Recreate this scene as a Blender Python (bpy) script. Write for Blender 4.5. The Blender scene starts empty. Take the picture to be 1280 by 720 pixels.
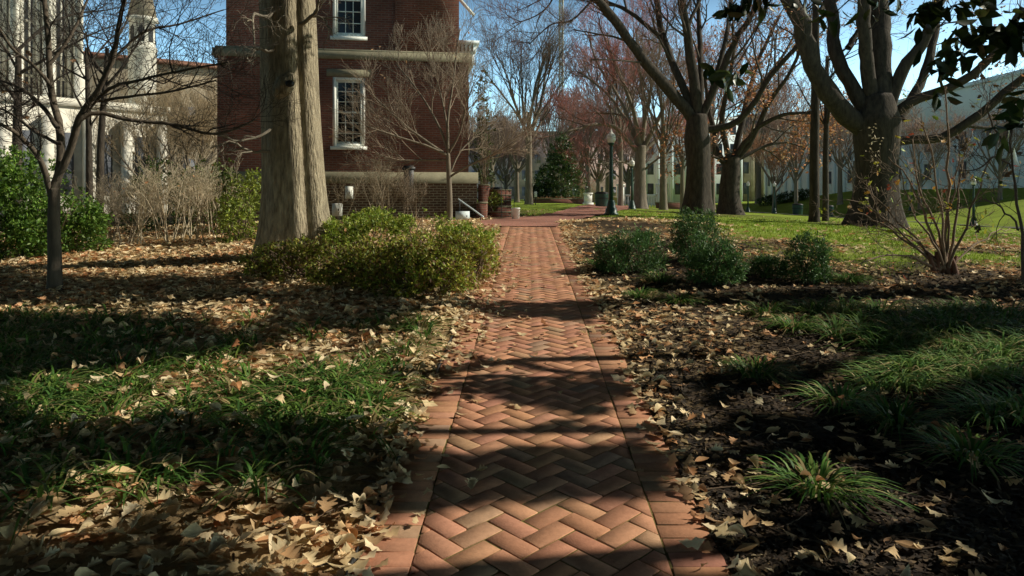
import bpy, math, random
import numpy as np
from mathutils import Vector
random.seed(7); rng = np.random.default_rng(7)
R = math.radians
scene = bpy.context.scene
COL = scene.collection

# ------------------------------------------------------------------ camera numbers
F, HZ, CXP, CZ = 900.0, 245.0, 640.0, 1.47
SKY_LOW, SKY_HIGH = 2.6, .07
SUN_EL, SUN_AZ = R(34), R(-6)            # azimuth from +X towards the camera (-Y)
S = np.array([math.cos(SUN_EL)*math.cos(SUN_AZ), -math.cos(SUN_EL)*math.sin(SUN_AZ), math.sin(SUN_EL)])

def P(px, py, Y):
    return np.array([(px-CXP)*Y/F, Y, CZ-(py-HZ)*Y/F])
def proj(p):
    p = np.asarray(p); return CXP+F*p[..., 0]/p[..., 1], HZ-F*(p[..., 2]-CZ)/p[..., 1]

# ------------------------------------------------------------------ noise and terrain
_tab = rng.random((256, 256))
def vn(x, y):
    x = np.asarray(x, float); y = np.asarray(y, float)
    xi = np.floor(x).astype(int); yi = np.floor(y).astype(int)
    fx = x-xi; fy = y-yi; fx = fx*fx*(3-2*fx); fy = fy*fy*(3-2*fy)
    a = _tab[xi % 256, yi % 256]; b = _tab[(xi+1) % 256, yi % 256]
    c = _tab[xi % 256, (yi+1) % 256]; d = _tab[(xi+1) % 256, (yi+1) % 256]
    return (a*(1-fx)+b*fx)*(1-fy)+(c*(1-fx)+d*fx)*fy
def fbm(x, y, o=3):
    s = 0; a = .5; t = 0
    for i in range(o):
        s = s+a*vn(x*2**i+17*i, y*2**i+31*i); t += a; a *= .5
    return s/t
def sst(a, b, x):
    t = np.clip((np.asarray(x, float)-a)/(b-a), 0, 1); return t*t*(3-2*t)
PW = .675                                # half width of the path
def path_x(y): return .046+.0222*y
PATH_END = 19.2
def terr(x, y):
    x = np.asarray(x, float); y = np.asarray(y, float)
    s, zt, k = .0444, .86, 12.
    d = np.clip((zt-s*y)*k, -30, 60)
    z = zt-np.where(d > 25, d, np.log1p(np.exp(np.minimum(d, 25))))/k
    z = np.maximum(z, -1.2)
    z = z-.03*np.clip(-x-3.2, 0, 12)*sst(3, 9, y)
    z = z-.05*np.clip(x-4, 0, 24)*sst(6, 20, y)
    z = z+.15*np.clip(x-28, 0, 18)*(1-.75*sst(92, 120, y))*sst(20, 40, y)
    z = z+.10*np.exp(-((x-2.9)/1.5)**2-((y-17.6)/1.0)**2)
    off = np.abs(x-path_x(y))-PW
    w = sst(.05, .9, np.where(y > 22, 3, off))
    z = z+w*((fbm(x*.8, y*.8)-.5)*.10+(fbm(x*3, y*3, 2)-.5)*.045)*(1-sst(30, 60, y)*.6)
    return z
def tz(x, y): return float(terr(x, y))
def GR(px, py, ymax=75):
    ys = np.geomspace(2.2, ymax, 3000); xs = (px-CXP)*ys/F; zs = CZ-(py-HZ)*ys/F
    h = zs < terr(xs, ys); i = np.argmax(h) if h.any() else len(ys)-1; Y = ys[i]
    return (px-CXP)*Y/F, Y
def on(px, Y): x = (px-CXP)*Y/F; return np.array([x, Y, tz(x, Y)])

# ------------------------------------------------------------------ object helpers
def props(o, label=None, cat=None, group=None, kind=None):
    if label: o['label'] = label
    if cat: o['category'] = cat
    if group: o['group'] = group
    if kind: o['kind'] = kind
    return o
def thing(name, label, cat, loc=(0, 0, 0), rz=0, group=None):
    o = bpy.data.objects.new(name, None); COL.objects.link(o)
    o.location = [float(v) for v in loc]; o.rotation_euler = (0, 0, rz); o.empty_display_size = .2
    return props(o, label, cat, group)
def dup(o, parent=None):
    c = o.copy(); COL.objects.link(c)
    if parent is not None: c.parent = parent
    for ch in list(o.children): dup(ch, c)
    return c

class MB:
    """collects geometry, builds ONE mesh"""
    def __init__(s): s.v = []; s.f = []; s.c = []; s.n = 0; s.tubes = []
    def add(s, v, faces, col=None):
        v = np.asarray(v, float).reshape(-1, 3); m = len(v)
        s.v.append(v)
        c = np.ones((m, 3)) if col is None else np.broadcast_to(np.asarray(col, float), (m, 3))
        s.c.append(c)
        for f in (faces if isinstance(faces, list) else [faces]):
            f = np.asarray(f, int)
            if f.ndim == 1: f = f[None]
            s.f.append(f+s.n)
        s.n += m
    def box(s, lo, hi, col=None):
        (a, b, c), (d, e, f) = lo, hi
        v = [(a, b, c), (d, b, c), (d, e, c), (a, e, c), (a, b, f), (d, b, f), (d, e, f), (a, e, f)]
        s.add(v, np.array([(0, 3, 2, 1), (4, 5, 6, 7), (0, 1, 5, 4), (1, 2, 6, 5), (2, 3, 7, 6), (3, 0, 4, 7)]), col)
    def lathe(s, prof, n=16, c=(0, 0), col=None, cap=True):
        prof = np.asarray(prof, float); m = len(prof); a = np.arange(n)*2*math.pi/n
        v = np.zeros((m, n, 3)); v[..., 0] = c[0]+prof[:, :1]*np.cos(a); v[..., 1] = c[1]+prof[:, :1]*np.sin(a); v[..., 2] = prof[:, 1:]
        i, j = np.meshgrid(np.arange(m-1), np.arange(n), indexing='ij'); j2 = (j+1) % n
        fs = [np.stack([i*n+j, i*n+j2, (i+1)*n+j2, (i+1)*n+j], -1).reshape(-1, 4)]
        if cap: fs += [np.arange(n)[::-1], (m-1)*n+np.arange(n)]
        s.add(v, fs, col)
    def tube(s, pts, rad, sides=None, col=None):
        pts = np.asarray(pts, float); rad = np.asarray(rad, float)*np.ones(len(pts))
        if sides is None:
            r = rad.max(); sides = 3 if r < .012 else 4 if r < .03 else 6 if r < .08 else 10 if r < .25 else 16
        s.tubes.append((pts, rad, sides, (1, 1, 1) if col is None else col))
    def flush(s):
        gr = {}
        for t in s.tubes: gr.setdefault((len(t[0]), t[2]), []).append(t)
        s.tubes = []
        for (n, k), L in gr.items():
            pts = np.stack([t[0] for t in L]); rad = np.stack([t[1] for t in L]); col = np.array([t[3] for t in L], float)
            tan = np.zeros_like(pts); tan[:, 1:-1] = pts[:, 2:]-pts[:, :-2]; tan[:, 0] = pts[:, 1]-pts[:, 0]; tan[:, -1] = pts[:, -1]-pts[:, -2]
            tan /= np.linalg.norm(tan, axis=2, keepdims=True)+1e-9
            av = pts[:, -1]-pts[:, 0]; av /= np.linalg.norm(av, axis=1, keepdims=True)+1e-9
            ref = np.where(np.abs(av[:, 2:]) > .8, np.array([[1., 0, 0]]), np.array([[0, 0, 1.]]))[:, None, :]
            u = np.cross(tan, np.broadcast_to(ref, tan.shape)); u /= np.linalg.norm(u, axis=2, keepdims=True)+1e-9
            w = np.cross(tan, u)
            a = np.arange(k)*2*math.pi/k
            ring = pts[:, :, None]+rad[:, :, None, None]*(u[:, :, None]*np.cos(a)[:, None]+w[:, :, None]*np.sin(a)[:, None])
            T = len(L); base = (np.arange(T)*n*k)[:, None, None]
            i, j = np.meshgrid(np.arange(n-1), np.arange(k), indexing='ij'); j2 = (j+1) % k
            q = np.stack([i*k+j, (i+1)*k+j, (i+1)*k+j2, i*k+j2], -1).reshape(1, -1, 4)+base
            cap = (np.arange(k)[None]+(n-1)*k)[:, ::-1]+base[:, :, 0]
            s.add(ring, [q.reshape(-1, 4), cap], np.repeat(col, n*k, 0))
    def scatter(s, tv, tf, pos, Rm, size, cols):
        """copies of a template (tv, list of face arrays) at pos with rotation matrices Rm and sizes"""
        N = len(pos); m = len(tv)
        v = np.einsum('nij,mj->nmi', Rm, tv)*np.asarray(size).reshape(N, 1, -1)+pos[:, None]
        fs = []
        for f in tf:
            f = np.asarray(f); fs.append((f[None]+(np.arange(N)*m)[:, None, None]).reshape(-1, f.shape[1]))
        s.add(v, fs, np.repeat(cols, m, 0))
    def build(s, name, mat, parent=None, smooth=False):
        s.flush()
        me = bpy.data.meshes.new(name); v = np.concatenate(s.v); c = np.concatenate(s.c)
        me.vertices.add(len(v)); me.vertices.foreach_set('co', v.ravel())
        lt = np.concatenate([np.full(len(f), f.shape[1]) for f in s.f]); li = np.concatenate([f.ravel() for f in s.f])
        me.loops.add(len(li)); me.loops.foreach_set('vertex_index', li.astype(np.int32))
        me.polygons.add(len(lt)); st = np.concatenate([[0], np.cumsum(lt)[:-1]])
        me.polygons.foreach_set('loop_start', st.astype(np.int32)); me.polygons.foreach_set('loop_total', lt.astype(np.int32))
        at = me.color_attributes.new('Col', 'FLOAT_COLOR', 'POINT')
        at.data.foreach_set('color', np.concatenate([c, np.ones((len(c), 1))], 1).ravel())
        me.update(calc_edges=True)
        if smooth: me.shade_smooth()
        me.materials.append(mat)
        o = bpy.data.objects.new(name, me); COL.objects.link(o)
        if parent is not None:
            o.parent = parent
            # geometry is given in world space: bring it into the thing's space
            M = (parent_world(parent)).inverted(); me.transform(M)
        return o
def parent_world(o):
    from mathutils import Matrix
    M = Matrix.Identity(4); ch = []
    while o is not None: ch.append(o); o = o.parent
    for q in reversed(ch):
        M = M @ Matrix.LocRotScale(q.location, q.rotation_euler, q.scale)
    return M

# ------------------------------------------------------------------ materials
def mat(name, col=(.5, .5, .5), attr=True, rough=.8, nscale=6., nstr=.5, bump=0., bscale=None, stretch=(1, 1, 1),
        transl=0., spec=.3, col2=None, metallic=0., detail=6):
    m = bpy.data.materials.new(name); m.use_nodes = True; nt = m.node_tree; N = nt.nodes; L = nt.links
    b = N['Principled BSDF']; out = N['Material Output']
    b.inputs['Roughness'].default_value = rough; b.inputs['Specular IOR Level'].default_value = spec; b.inputs['Metallic'].default_value = metallic
    tc = N.new('ShaderNodeTexCoord'); mp = N.new('ShaderNodeMapping'); mp.inputs['Scale'].default_value = stretch
    L.new(tc.outputs['Object'], mp.inputs[0])
    nz = N.new('ShaderNodeTexNoise'); nz.inputs['Scale'].default_value = nscale; nz.inputs['Detail'].default_value = detail; nz.inputs['Roughness'].default_value = .65
    L.new(mp.outputs[0], nz.inputs['Vector'])
    mr = N.new('ShaderNodeMapRange'); mr.inputs['From Min'].default_value = .28; mr.inputs['From Max'].default_value = .72
    L.new(nz.outputs[0], mr.inputs[0])
    mx = N.new('ShaderNodeMix'); mx.data_type = 'RGBA'
    L.new(mr.outputs[0], mx.inputs[0])
    if col2 is None: col2 = [c*(1+nstr*.5) for c in col]; col = [c*(1-nstr*.5) for c in col]
    mx.inputs[6].default_value = (*col, 1); mx.inputs[7].default_value = (*col2, 1)
    last = mx.outputs[2]
    if attr:
        at = N.new('ShaderNodeAttribute'); at.attribute_name = 'Col'
        mu = N.new('ShaderNodeMix'); mu.data_type = 'RGBA'; mu.blend_type = 'MULTIPLY'; mu.inputs[0].default_value = 1
        L.new(last, mu.inputs[6]); L.new(at.outputs[0], mu.inputs[7]); last = mu.outputs[2]
    L.new(last, b.inputs['Base Color'])
    if bump:
        n2 = N.new('ShaderNodeTexNoise'); n2.inputs['Scale'].default_value = bscale or nscale*3; n2.inputs['Detail'].default_value = 5
        L.new(mp.outputs[0], n2.inputs['Vector'])
        bp = N.new('ShaderNodeBump'); bp.inputs['Strength'].default_value = 1; bp.inputs['Distance'].default_value = bump
        L.new(n2.outputs[0], bp.inputs['Height']); L.new(bp.outputs[0], b.inputs['Normal'])
    if transl:
        tr = N.new('ShaderNodeBsdfTranslucent'); L.new(last, tr.inputs[0])
        ms = N.new('ShaderNodeMixShader'); ms.inputs[0].default_value = transl
        L.new(b.outputs[0], ms.inputs[1]); L.new(tr.outputs[0], ms.inputs[2]); L.new(ms.outputs[0], out.inputs[0])
    return m

def brick_mat(name, c1, c2, mortar, bw=.215, bh=.0677, ms=.008, tint=1.0):
    m = bpy.data.materials.new(name); m.use_nodes = True; nt = m.node_tree; N = nt.nodes; L = nt.links
    b = N['Principled BSDF']; b.inputs['Roughness'].default_value = .88; b.inputs['Specular IOR Level'].default_value = .2
    tc = N.new('ShaderNodeTexCoord'); sp = N.new('ShaderNodeSeparateXYZ'); L.new(tc.outputs['Object'], sp.inputs[0])
    ad = N.new('ShaderNodeMath'); L.new(sp.outputs[0], ad.inputs[0]); L.new(sp.outputs[1], ad.inputs[1])
    cb = N.new('ShaderNodeCombineXYZ'); L.new(ad.outputs[0], cb.inputs[0]); L.new(sp.outputs[2], cb.inputs[1])
    bt = N.new('ShaderNodeTexBrick'); L.new(cb.outputs[0], bt.inputs[0])
    bt.inputs['Color1'].default_value = (*c1, 1); bt.inputs['Color2'].default_value = (*c2, 1); bt.inputs['Mortar'].default_value = (*mortar, 1)
    bt.inputs['Scale'].default_value = 1; bt.inputs['Mortar Size'].default_value = ms; bt.inputs['Brick Width'].default_value = bw
    bt.inputs['Row Height'].default_value = bh; bt.inputs['Bias'].default_value = 0
    nz = N.new('ShaderNodeTexNoise'); nz.inputs['Scale'].default_value = .7; nz.inputs['Detail'].default_value = 8; L.new(tc.outputs['Object'], nz.inputs[0])
    mr = N.new('ShaderNodeMapRange'); mr.inputs['To Min'].default_value = .55; mr.inputs['To Max'].default_value = 1.4
    mr.inputs['From Min'].default_value = .3; mr.inputs['From Max'].default_value = .7; L.new(nz.outputs[0], mr.inputs[0])
    mu = N.new('ShaderNodeMix'); mu.data_type = 'RGBA'; mu.blend_type = 'MULTIPLY'; mu.inputs[0].default_value = 1
    L.new(bt.outputs[0], mu.inputs[6]); L.new(mr.outputs[0], mu.inputs[7]); L.new(mu.outputs[2], b.inputs['Base Color'])
    bp = N.new('ShaderNodeBump'); bp.inputs['Distance'].default_value = .006; bp.invert = True; L.new(bt.outputs[1], bp.inputs['Height']); L.new(bp.outputs[0], b.inputs['Normal'])
    return m

M = {}
M['paver'] = mat('paver_brick', (.93, .90, .90), nscale=38, nstr=.32, rough=.88, bump=.0015, bscale=120, spec=.15)
M['joint'] = mat('mossy_joint', (.13, .085, .045), attr=False, nscale=4, col2=(.21, .20, .05), rough=1, bump=.004, bscale=90)
M['farpave'] = brick_mat('far_paving', (.36, .16, .11), (.28, .12, .085), (.2, .12, .08), .2, .1, .006)
M['litter'] = mat('dry_leaf', (1.3, 1.3, 1.27), nscale=40, nstr=.35, rough=.7, transl=.18, spec=.25)
M['litter2'] = mat('mulch_bark', (.9, .9, .9), nscale=30, nstr=.4, rough=.95)
M['greenleaf'] = mat('green_leaf', (.9, .9, .9), nscale=9, nstr=.5, rough=.5, transl=.25, spec=.35)
M['waxleaf'] = mat('waxy_leaf', (.9, .9, .9), nscale=9, nstr=.4, rough=.35, transl=.1, spec=.5)
M['blade'] = mat('grass_blade', (.9, .9, .9), nscale=5, nstr=.4, rough=.6, transl=.2, spec=.2)
M['bark_oak'] = mat('oak_bark', (.11, .09, .06), attr=False, col2=(.52, .44, .30), nscale=8, stretch=(2.6, 2.6, .55), rough=.95, bump=.07, bscale=13, detail=9)
M['bark_dark'] = mat('dark_bark', (.024, .020, .016), attr=True, col2=(.095, .076, .057), nscale=6, stretch=(1.6, 1.6, .5), rough=.95, bump=.02, bscale=14)
M['bark_grey'] = mat('grey_bark', (.12, .10, .075), attr=True, col2=(.26, .215, .16), nscale=8, stretch=(1.6, 1.6, .4), rough=.92, bump=.008, bscale=22)
M['bark_small'] = mat('dark_thin_bark', (.07, .056, .042), attr=True, col2=(.17, .135, .10), nscale=9, stretch=(1.6, 1.6, .4), rough=.92, bump=.008, bscale=24)
M['twig'] = mat('twig_bark', (.8, .8, .8), nscale=3, nstr=.5, rough=.85)
M['stone'] = mat('pale_stone', (.56, .53, .44), attr=True, col2=(.82, .79, .69), nscale=1.3, rough=.9, bump=.02, bscale=5)
M['tanstone'] = mat('tan_stone', (.24, .20, .14), attr=True, col2=(.40, .34, .25), nscale=.8, rough=.9, bump=.02, bscale=4)
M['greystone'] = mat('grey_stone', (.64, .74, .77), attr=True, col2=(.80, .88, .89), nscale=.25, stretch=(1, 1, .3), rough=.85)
M['trimstone'] = mat('trim_stone', (.17, .155, .10), attr=True, col2=(.27, .245, .16), nscale=3, rough=.85, bump=.004)
M['copper'] = mat('red_roof', (.20, .095, .06), attr=True, col2=(.30, .15, .10), nscale=2, rough=.7)
M['brick'] = brick_mat('red_brick', (.225, .08, .052), (.15, .056, .04), (.19, .13, .10), ms=.010)
M['brickdark'] = brick_mat('dark_brick', (.13, .07, .045), (.10, .055, .035), (.30, .25, .17), .215, .075, .012)
M['brickhaze'] = brick_mat('hazed_far_brick', (.62, .47, .44), (.57, .42, .40), (.52, .43, .41), .8, .25, .03)  # aerial haze mixed into these colours: paler and low in contrast
M['paint'] = mat('white_paint', (.80, .80, .72), attr=True, nscale=12, nstr=.15, rough=.5)
M['pane'] = mat('window_glass', (.012, .014, .016), attr=False, nscale=.7, nstr=.6, rough=.12, spec=.25)
M['farpane'] = mat('far_glass', (.09, .10, .12), attr=True, nscale=.2, nstr=.6, rough=.5, spec=.3)
M['lampgreen'] = mat('lamp_green', (.018, .06, .045), attr=True, nscale=9, nstr=.4, rough=.45, spec=.5)
M['globe'] = mat('lamp_globe', (.93, .91, .84), attr=True, nscale=3, nstr=.06, rough=.3, transl=.25, spec=.5)
M['black'] = mat('black_metal', (.018, .018, .018), attr=True, nscale=10, nstr=.4, rough=.5)
M['steel'] = mat('edging_steel', (.06, .06, .058), attr=True, nscale=20, nstr=.7, rough=.45, metallic=.6)
M['mast'] = mat('mast_paint', (.62, .55, .36), attr=True, nscale=2, nstr=.2, rough=.6)

# ------------------------------------------------------------------ ground
def build_ground():
    ys = np.unique(np.concatenate([np.arange(-6, 2.2, .5), np.arange(2.2, 12, .09), np.arange(12, 24, .18), np.arange(24, 60, .6), np.arange(60, 130, 2.), np.geomspace(130, 1500, 24)]))
    xr = np.concatenate([np.arange(0, 4, .09), np.arange(4, 11, .16), np.arange(11, 30, .5), np.arange(30, 60, 1.2), np.geomspace(60, 1500, 24)])
    xs = np.unique(np.concatenate([-xr, xr]))
    X, Yg = np.meshgrid(xs, ys); Z = terr(X, Yg)
    off = np.abs(X-path_x(Yg))-PW
    Z = Z-np.where((off < -.03) & (Yg < PATH_END+.3), .06, 0)
    soil = np.array([.034, .024, .016]); leafy = np.array([.34, .25, .14]); lawn = np.array([.28, .38, .045]); dlawn = np.array([.17, .24, .035])
    n1 = fbm(X*.9+5, Yg*.9, 3)[..., None]; n2 = fbm(X*4, Yg*4, 2)[..., None]
    Lw = lawn_mask(X, Yg)[..., None]
    lf = leaf_density(X, Yg)[..., None]
    base = soil*(.6+.9*n2)*(1-lf)+leafy*(.55+.9*n2)*lf
    gcol = lawn*n1+dlawn*(1-n1); gcol = gcol*(.75+.5*n2)
    col = base*(1-Lw)+gcol*Lw
    ny, nx = X.shape; i, j = np.meshgrid(np.arange(ny-1), np.arange(nx-1), indexing='ij')
    q = np.stack([i*nx+j, i*nx+j+1, (i+1)*nx+j+1, (i+1)*nx+j], -1).reshape(-1, 4)
    b = MB(); b.add(np.stack([X, Yg, Z], -1), q, col.reshape(-1, 3))
    gm = mat('ground_soil', (.55, .55, .55), col2=(1.45, 1.4, 1.3), nscale=22, rough=1, bump=.02, bscale=30, spec=.1)
    props(b.build('ground', gm, smooth=True), kind='structure')

FAR_L = [(605, 283.5), (600, 277), (640, 272.5), (672, 271.5), (693, 266), (709, 261.5), (722, 258), (741, 255.6), (770, 253.8)]
FAR_R = [(697, 284.5), (700, 280), (716, 276), (742, 271), (765, 266.8), (783, 262.8), (798, 259.6), (814, 257), (836, 254.6)]
FARL = np.array([GR(*p) for p in FAR_L]); FARR = np.array([GR(*p) for p in FAR_R])
def far_path_d(x, y):
    """1 inside the far paving"""
    poly = np.concatenate([FARL, FARR[::-1]]); x = np.asarray(x, float); y = np.asarray(y, float)
    ins = np.zeros(x.shape, bool); n = len(poly)
    for k in range(n):
        (x1, y1), (x2, y2) = poly[k], poly[(k+1) % n]
        c = ((y1 > y) != (y2 > y)); xx = (x2-x1)*(y-y1)/(y2-y1+1e-12)+x1
        ins ^= c & (x < xx)
    return ins
def lawn_mask(x, y):
    n = fbm(x*.45+9, y*.45+3, 3)
    right = sst(3.2, 6, x)*sst(8.5, 12.5, y)*sst(.36, .56, n+sst(13, 24, y)*.5)*.9
    mid = sst(21.5, 24, y+.35*np.minimum(np.abs(x), 5))*sst(.2, .4, n+.3)*(1-sst(-6.5, -8.5, x))
    mid = mid*(1-np.exp(-((x-2.6)/2.4)**2-((y-19)/2.6)**2)*.95)
    # bare mulch rings below the big trees
    for (tx, ty, r) in ((8.4, 33, 2.6), (12.1, 24, 2.3), (8.7, 49, 3), (11.5, 38, 2.4), (-1., 28, 3.)):
        mid = mid*(1-.92*np.exp(-((x-tx)**2+(y-ty)**2*.5)/r**2)); right = right*(1-.9*np.exp(-((x-tx)**2+(y-ty)**2*.5)/r**2))
    return np.clip(np.maximum(right, mid), 0, 1)
def leaf_density(x, y):
    e = x-path_x(y); n = fbm(x*.7+40, y*.7+11, 3)
    left = np.where(e < 0, 1., 0.)*(.55+.55*sst(.35, .6, n))
    left = left*(1-.28*sst(.30, .52, fbm(x*.9+2, y*.9+6, 2))*(y > 3.6)*(y < 8)*sst(.9, 1.4, -e))
    edge = np.exp(-np.clip(e-PW, 0, 9)/.28)
    rt = np.where(e > 0, .07+.42*sst(.48, .66, n)+.6*edge, 0)
    rt = rt+np.where(e > 2.2, .35*sst(.4, .6, fbm(x*1.3, y*1.3))*sst(6, 10, y), 0)
    d = left+rt
    return np.clip(d*(1-sst(17, 21, y)*.75), 0, 1)

# ------------------------------------------------------------------ brick path
def clip_poly(poly, lim):
    for sgn in (1, -1):
        out = []
        for k in range(len(poly)):
            a, b = poly[k], poly[(k+1) % len(poly)]
            da, db = lim-sgn*a[0], lim-sgn*b[0]
            if da >= 0: out.append(a)
            if (da >= 0) != (db >= 0):
                t = da/(da-db); out.append((a[0]+t*(b[0]-a[0]), a[1]+t*(b[1]-a[1])))
        poly = out
        if not poly: return poly
    return poly
def build_path():
    b = MB(); PAL = np.array([(.60, .30, .185), (.56, .275, .17), (.62, .33, .205), (.52, .25, .155), (.48, .225, .15), (.47, .31, .20), (.40, .30, .205), (.34, .265, .195)])
    prob = np.array([.22, .22, .15, .15, .10, .07, .05, .04])
    PAL = (PAL*.58+PAL[:5].mean(0)*.42)*np.array([.90, .93, .90])
    def brick(poly):
        poly = np.array(poly); c = poly.mean(0)
        area = .5*abs(np.dot(poly[:, 0], np.roll(poly[:, 1], 1))-np.dot(poly[:, 1], np.roll(poly[:, 0], 1)))
        if area < .0006: return
        n = len(poly); d = poly-c; ln = np.linalg.norm(d, axis=1, keepdims=True)
        inner = c+d*(1-.0035/ln)
        # mean terrain plus a little settlement, tilt
        dz = rng.normal(0, .0012); tl = rng.normal(0, .005, 2)
        def z(p, o): return terr_path(p[:, 1])+.012+dz+(p-c)@tl+o
        def w(p, o): return np.column_stack([path_x(p[:, 1])+p[:, 0], p[:, 1], z(p, o)])
        v = np.concatenate([w(poly, -.05), w(poly, -.0025), w(inner, 0)])
        k = np.arange(n); k2 = (k+1) % n
        col = PAL[rng.choice(8, p=prob)]*rng.uniform(.88, 1.12)*np.array([1, rng.uniform(.95, 1.05), rng.uniform(.93, 1.07)])
        b.add(v, [np.stack([k, k2, n+k2, n+k], 1), np.stack([n+k, n+k2, 2*n+k2, 2*n+k], 1), 2*n+k], col)
    u = .1016; g = .0033; half = PW-.2032
    c45 = math.sqrt(.5)
    for iy in range(-320, 320):
        for m in range(-120, 120):
            for kind in (0, 1):
                if kind == 0: x0, y0, x1, y1 = iy+4*m, iy, iy+4*m+2, iy+1
                else: x0, y0, x1, y1 = iy+4*m+3, iy, iy+4*m+4, iy+2
                cx, cy = (x0+x1)/2*u, (y0+y1)/2*u
                uu = (cx-cy)*c45; vv = (cx+cy)*c45
                if abs(uu) > half+.12 or vv < 2.2 or vv > PATH_END: continue
                a0, b0, a1, b1 = x0*u+g, y0*u+g, x1*u-g, y1*u-g
                poly = [((p-q)*c45, (p+q)*c45) for p, q in ((a0, b0), (a1, b0), (a1, b1), (a0, b1))]
                poly = clip_poly(poly, half-.003)
                if len(poly) > 2: brick(poly)
    for sgn in (-1, 1):
        v = 2.2
        while v < PATH_END:
            v2 = v+.1016
            a, c = (half+.004, PW) if sgn > 0 else (-PW, -half-.004)
            j = rng.normal(0, .003)
            brick([(a+j, v+.003), (c+j, v+.003), (c+j, v2-.003), (a+j, v2-.003)])
            v = v2
    o = b.build('brick_path', M['paver']); props(o, kind='structure')
    ys = np.arange(2.1, PATH_END+.1, .15); bb = MB()
    V = np.concatenate([np.column_stack([path_x(ys)-PW+.01, ys, terr_path(ys)+.0075]), np.column_stack([path_x(ys)+PW-.01, ys, terr_path(ys)+.0075])]); n = len(ys); k = np.arange(n-1)
    bb.add(V, np.stack([k, n+k, n+k+1, k+1], 1)); props(bb.build('path_bed', M['joint']), kind='structure')
    # metal edging on the left side, a thing of its own
    e = MB(); ys = np.arange(2.1, 8.5, .25)
    for side, t in ((-1, 0),):
        x = path_x(ys)-PW-.012; z = terr_path(ys); n = len(ys)
        V = np.concatenate([np.column_stack([x-.004, ys, z-.05]), np.column_stack([x-.004, ys, z+.028]), np.column_stack([x+.004, ys, z+.028]), np.column_stack([x+.004, ys, z-.05])])
        k = np.arange(n-1); q = [np.stack([a*n+k, a*n+k+1, c*n+k+1, c*n+k], 1) for a, c in ((0, 1), (1, 2), (2, 3))]
        e.add(V, q)
    o = e.build('edging_strip', M['steel']); props(o, 'thin dark metal edging strip along the left side of the brick path', 'edging')
    # far paving
    f = MB(); L0 = FARL; R0 = FARR; tt = np.linspace(0, len(L0)-1, 40); idx = np.arange(len(L0))
    LL = np.column_stack([np.interp(tt, idx, L0[:, 0]), np.interp(tt, idx, L0[:, 1])]); RR = np.column_stack([np.interp(tt, idx, R0[:, 0]), np.interp(tt, idx, R0[:, 1])])
    w = np.linspace(0, 1, 14)[None, :, None]; G_ = LL[:, None]*(1-w)+RR[:, None]*w
    Z = terr(G_[..., 0], G_[..., 1])+.03
    V = np.concatenate([G_, Z[..., None]], -1); i, j = np.meshgrid(np.arange(39), np.arange(13), indexing='ij')
    f.add(V, np.stack([i*14+j, i*14+j+1, (i+1)*14+j+1, (i+1)*14+j], -1).reshape(-1, 4))
    props(f.build('cross_path', M['farpave2'] if 'farpave2' in M else flat_pave()), kind='structure')
    # asphalt drive on the right
    d = MB(); ys = np.arange(20, 110, 2.); xa = 23.6+0*ys
    A = np.array([(30.5, 30), (26.3, 42), (24.3, 54), (22.6, 66), (21.5, 90), (21, 110)]); yy = np.linspace(30, 110, 50); xc = np.interp(yy, A[:, 1], A[:, 0])
    w = np.linspace(-1.3, 1.3, 4); V = np.zeros((50, 4, 3)); V[..., 0] = xc[:, None]+w; V[..., 1] = yy[:, None]; V[..., 2] = terr(V[..., 0], V[..., 1])+.05
    i, j = np.meshgrid(np.arange(49), np.arange(3), indexing='ij')
    d.add(V, np.stack([i*4+j, i*4+j+1, (i+1)*4+j+1, (i+1)*4+j], -1).reshape(-1, 4))
    props(d.build('footpath', mat('asphalt', (.08, .08, .08), attr=False, nscale=4, nstr=.4, rough=.95)), kind='structure')
def flat_pave():
    m = brick_mat('far_paving_flat', (.40, .19, .14), (.33, .15, .11), (.27, .16, .11), .2, .1, .006)
    nt = m.node_tree
    for n in nt.nodes:
        if n.type == 'TEX_BRICK':
            tc = [q for q in nt.nodes if q.type == 'TEX_COORD'][0]
            nt.links.new(tc.outputs['Object'], n.inputs[0])
    return m
def terr_path(y): return terr(path_x(y), y)

# ------------------------------------------------------------------ leaf templates
def rot_mats(yaw, tilt, tdir):
    """yaw about z, then tilt about a horizontal axis with direction tdir"""
    N = len(yaw); c, s = np.cos(yaw), np.sin(yaw); Z = np.zeros((N, 3, 3)); Z[:, 0, 0] = c; Z[:, 0, 1] = -s; Z[:, 1, 0] = s; Z[:, 1, 1] = c; Z[:, 2, 2] = 1
    ax, ay = np.cos(tdir), np.sin(tdir); ct, st = np.cos(tilt), np.sin(tilt); Q = np.zeros((N, 3, 3))
    Q[:, 0, 0] = ct+ax*ax*(1-ct); Q[:, 0, 1] = ax*ay*(1-ct); Q[:, 0, 2] = ay*st
    Q[:, 1, 0] = ax*ay*(1-ct); Q[:, 1, 1] = ct+ay*ay*(1-ct); Q[:, 1, 2] = -ax*st
    Q[:, 2, 0] = -ay*st; Q[:, 2, 1] = ax*st; Q[:, 2, 2] = ct
    return Q@Z
def dir_mats(d, roll):
    """x axis along d, random roll"""
    d = d/(np.linalg.norm(d, axis=1, keepdims=True)+1e-9)
    ref = np.where(np.abs(d[:, 2:]) > .9, np.array([[1., 0, 0]]), np.array([[0, 0, 1.]]))
    y = np.cross(ref, d); y /= np.linalg.norm(y, axis=1, keepdims=True)+1e-9; z = np.cross(d, y)
    c, s = np.cos(roll)[:, None], np.sin(roll)[:, None]
    return np.stack([d, y*c+z*s, -y*s+z*c], -1)
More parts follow.
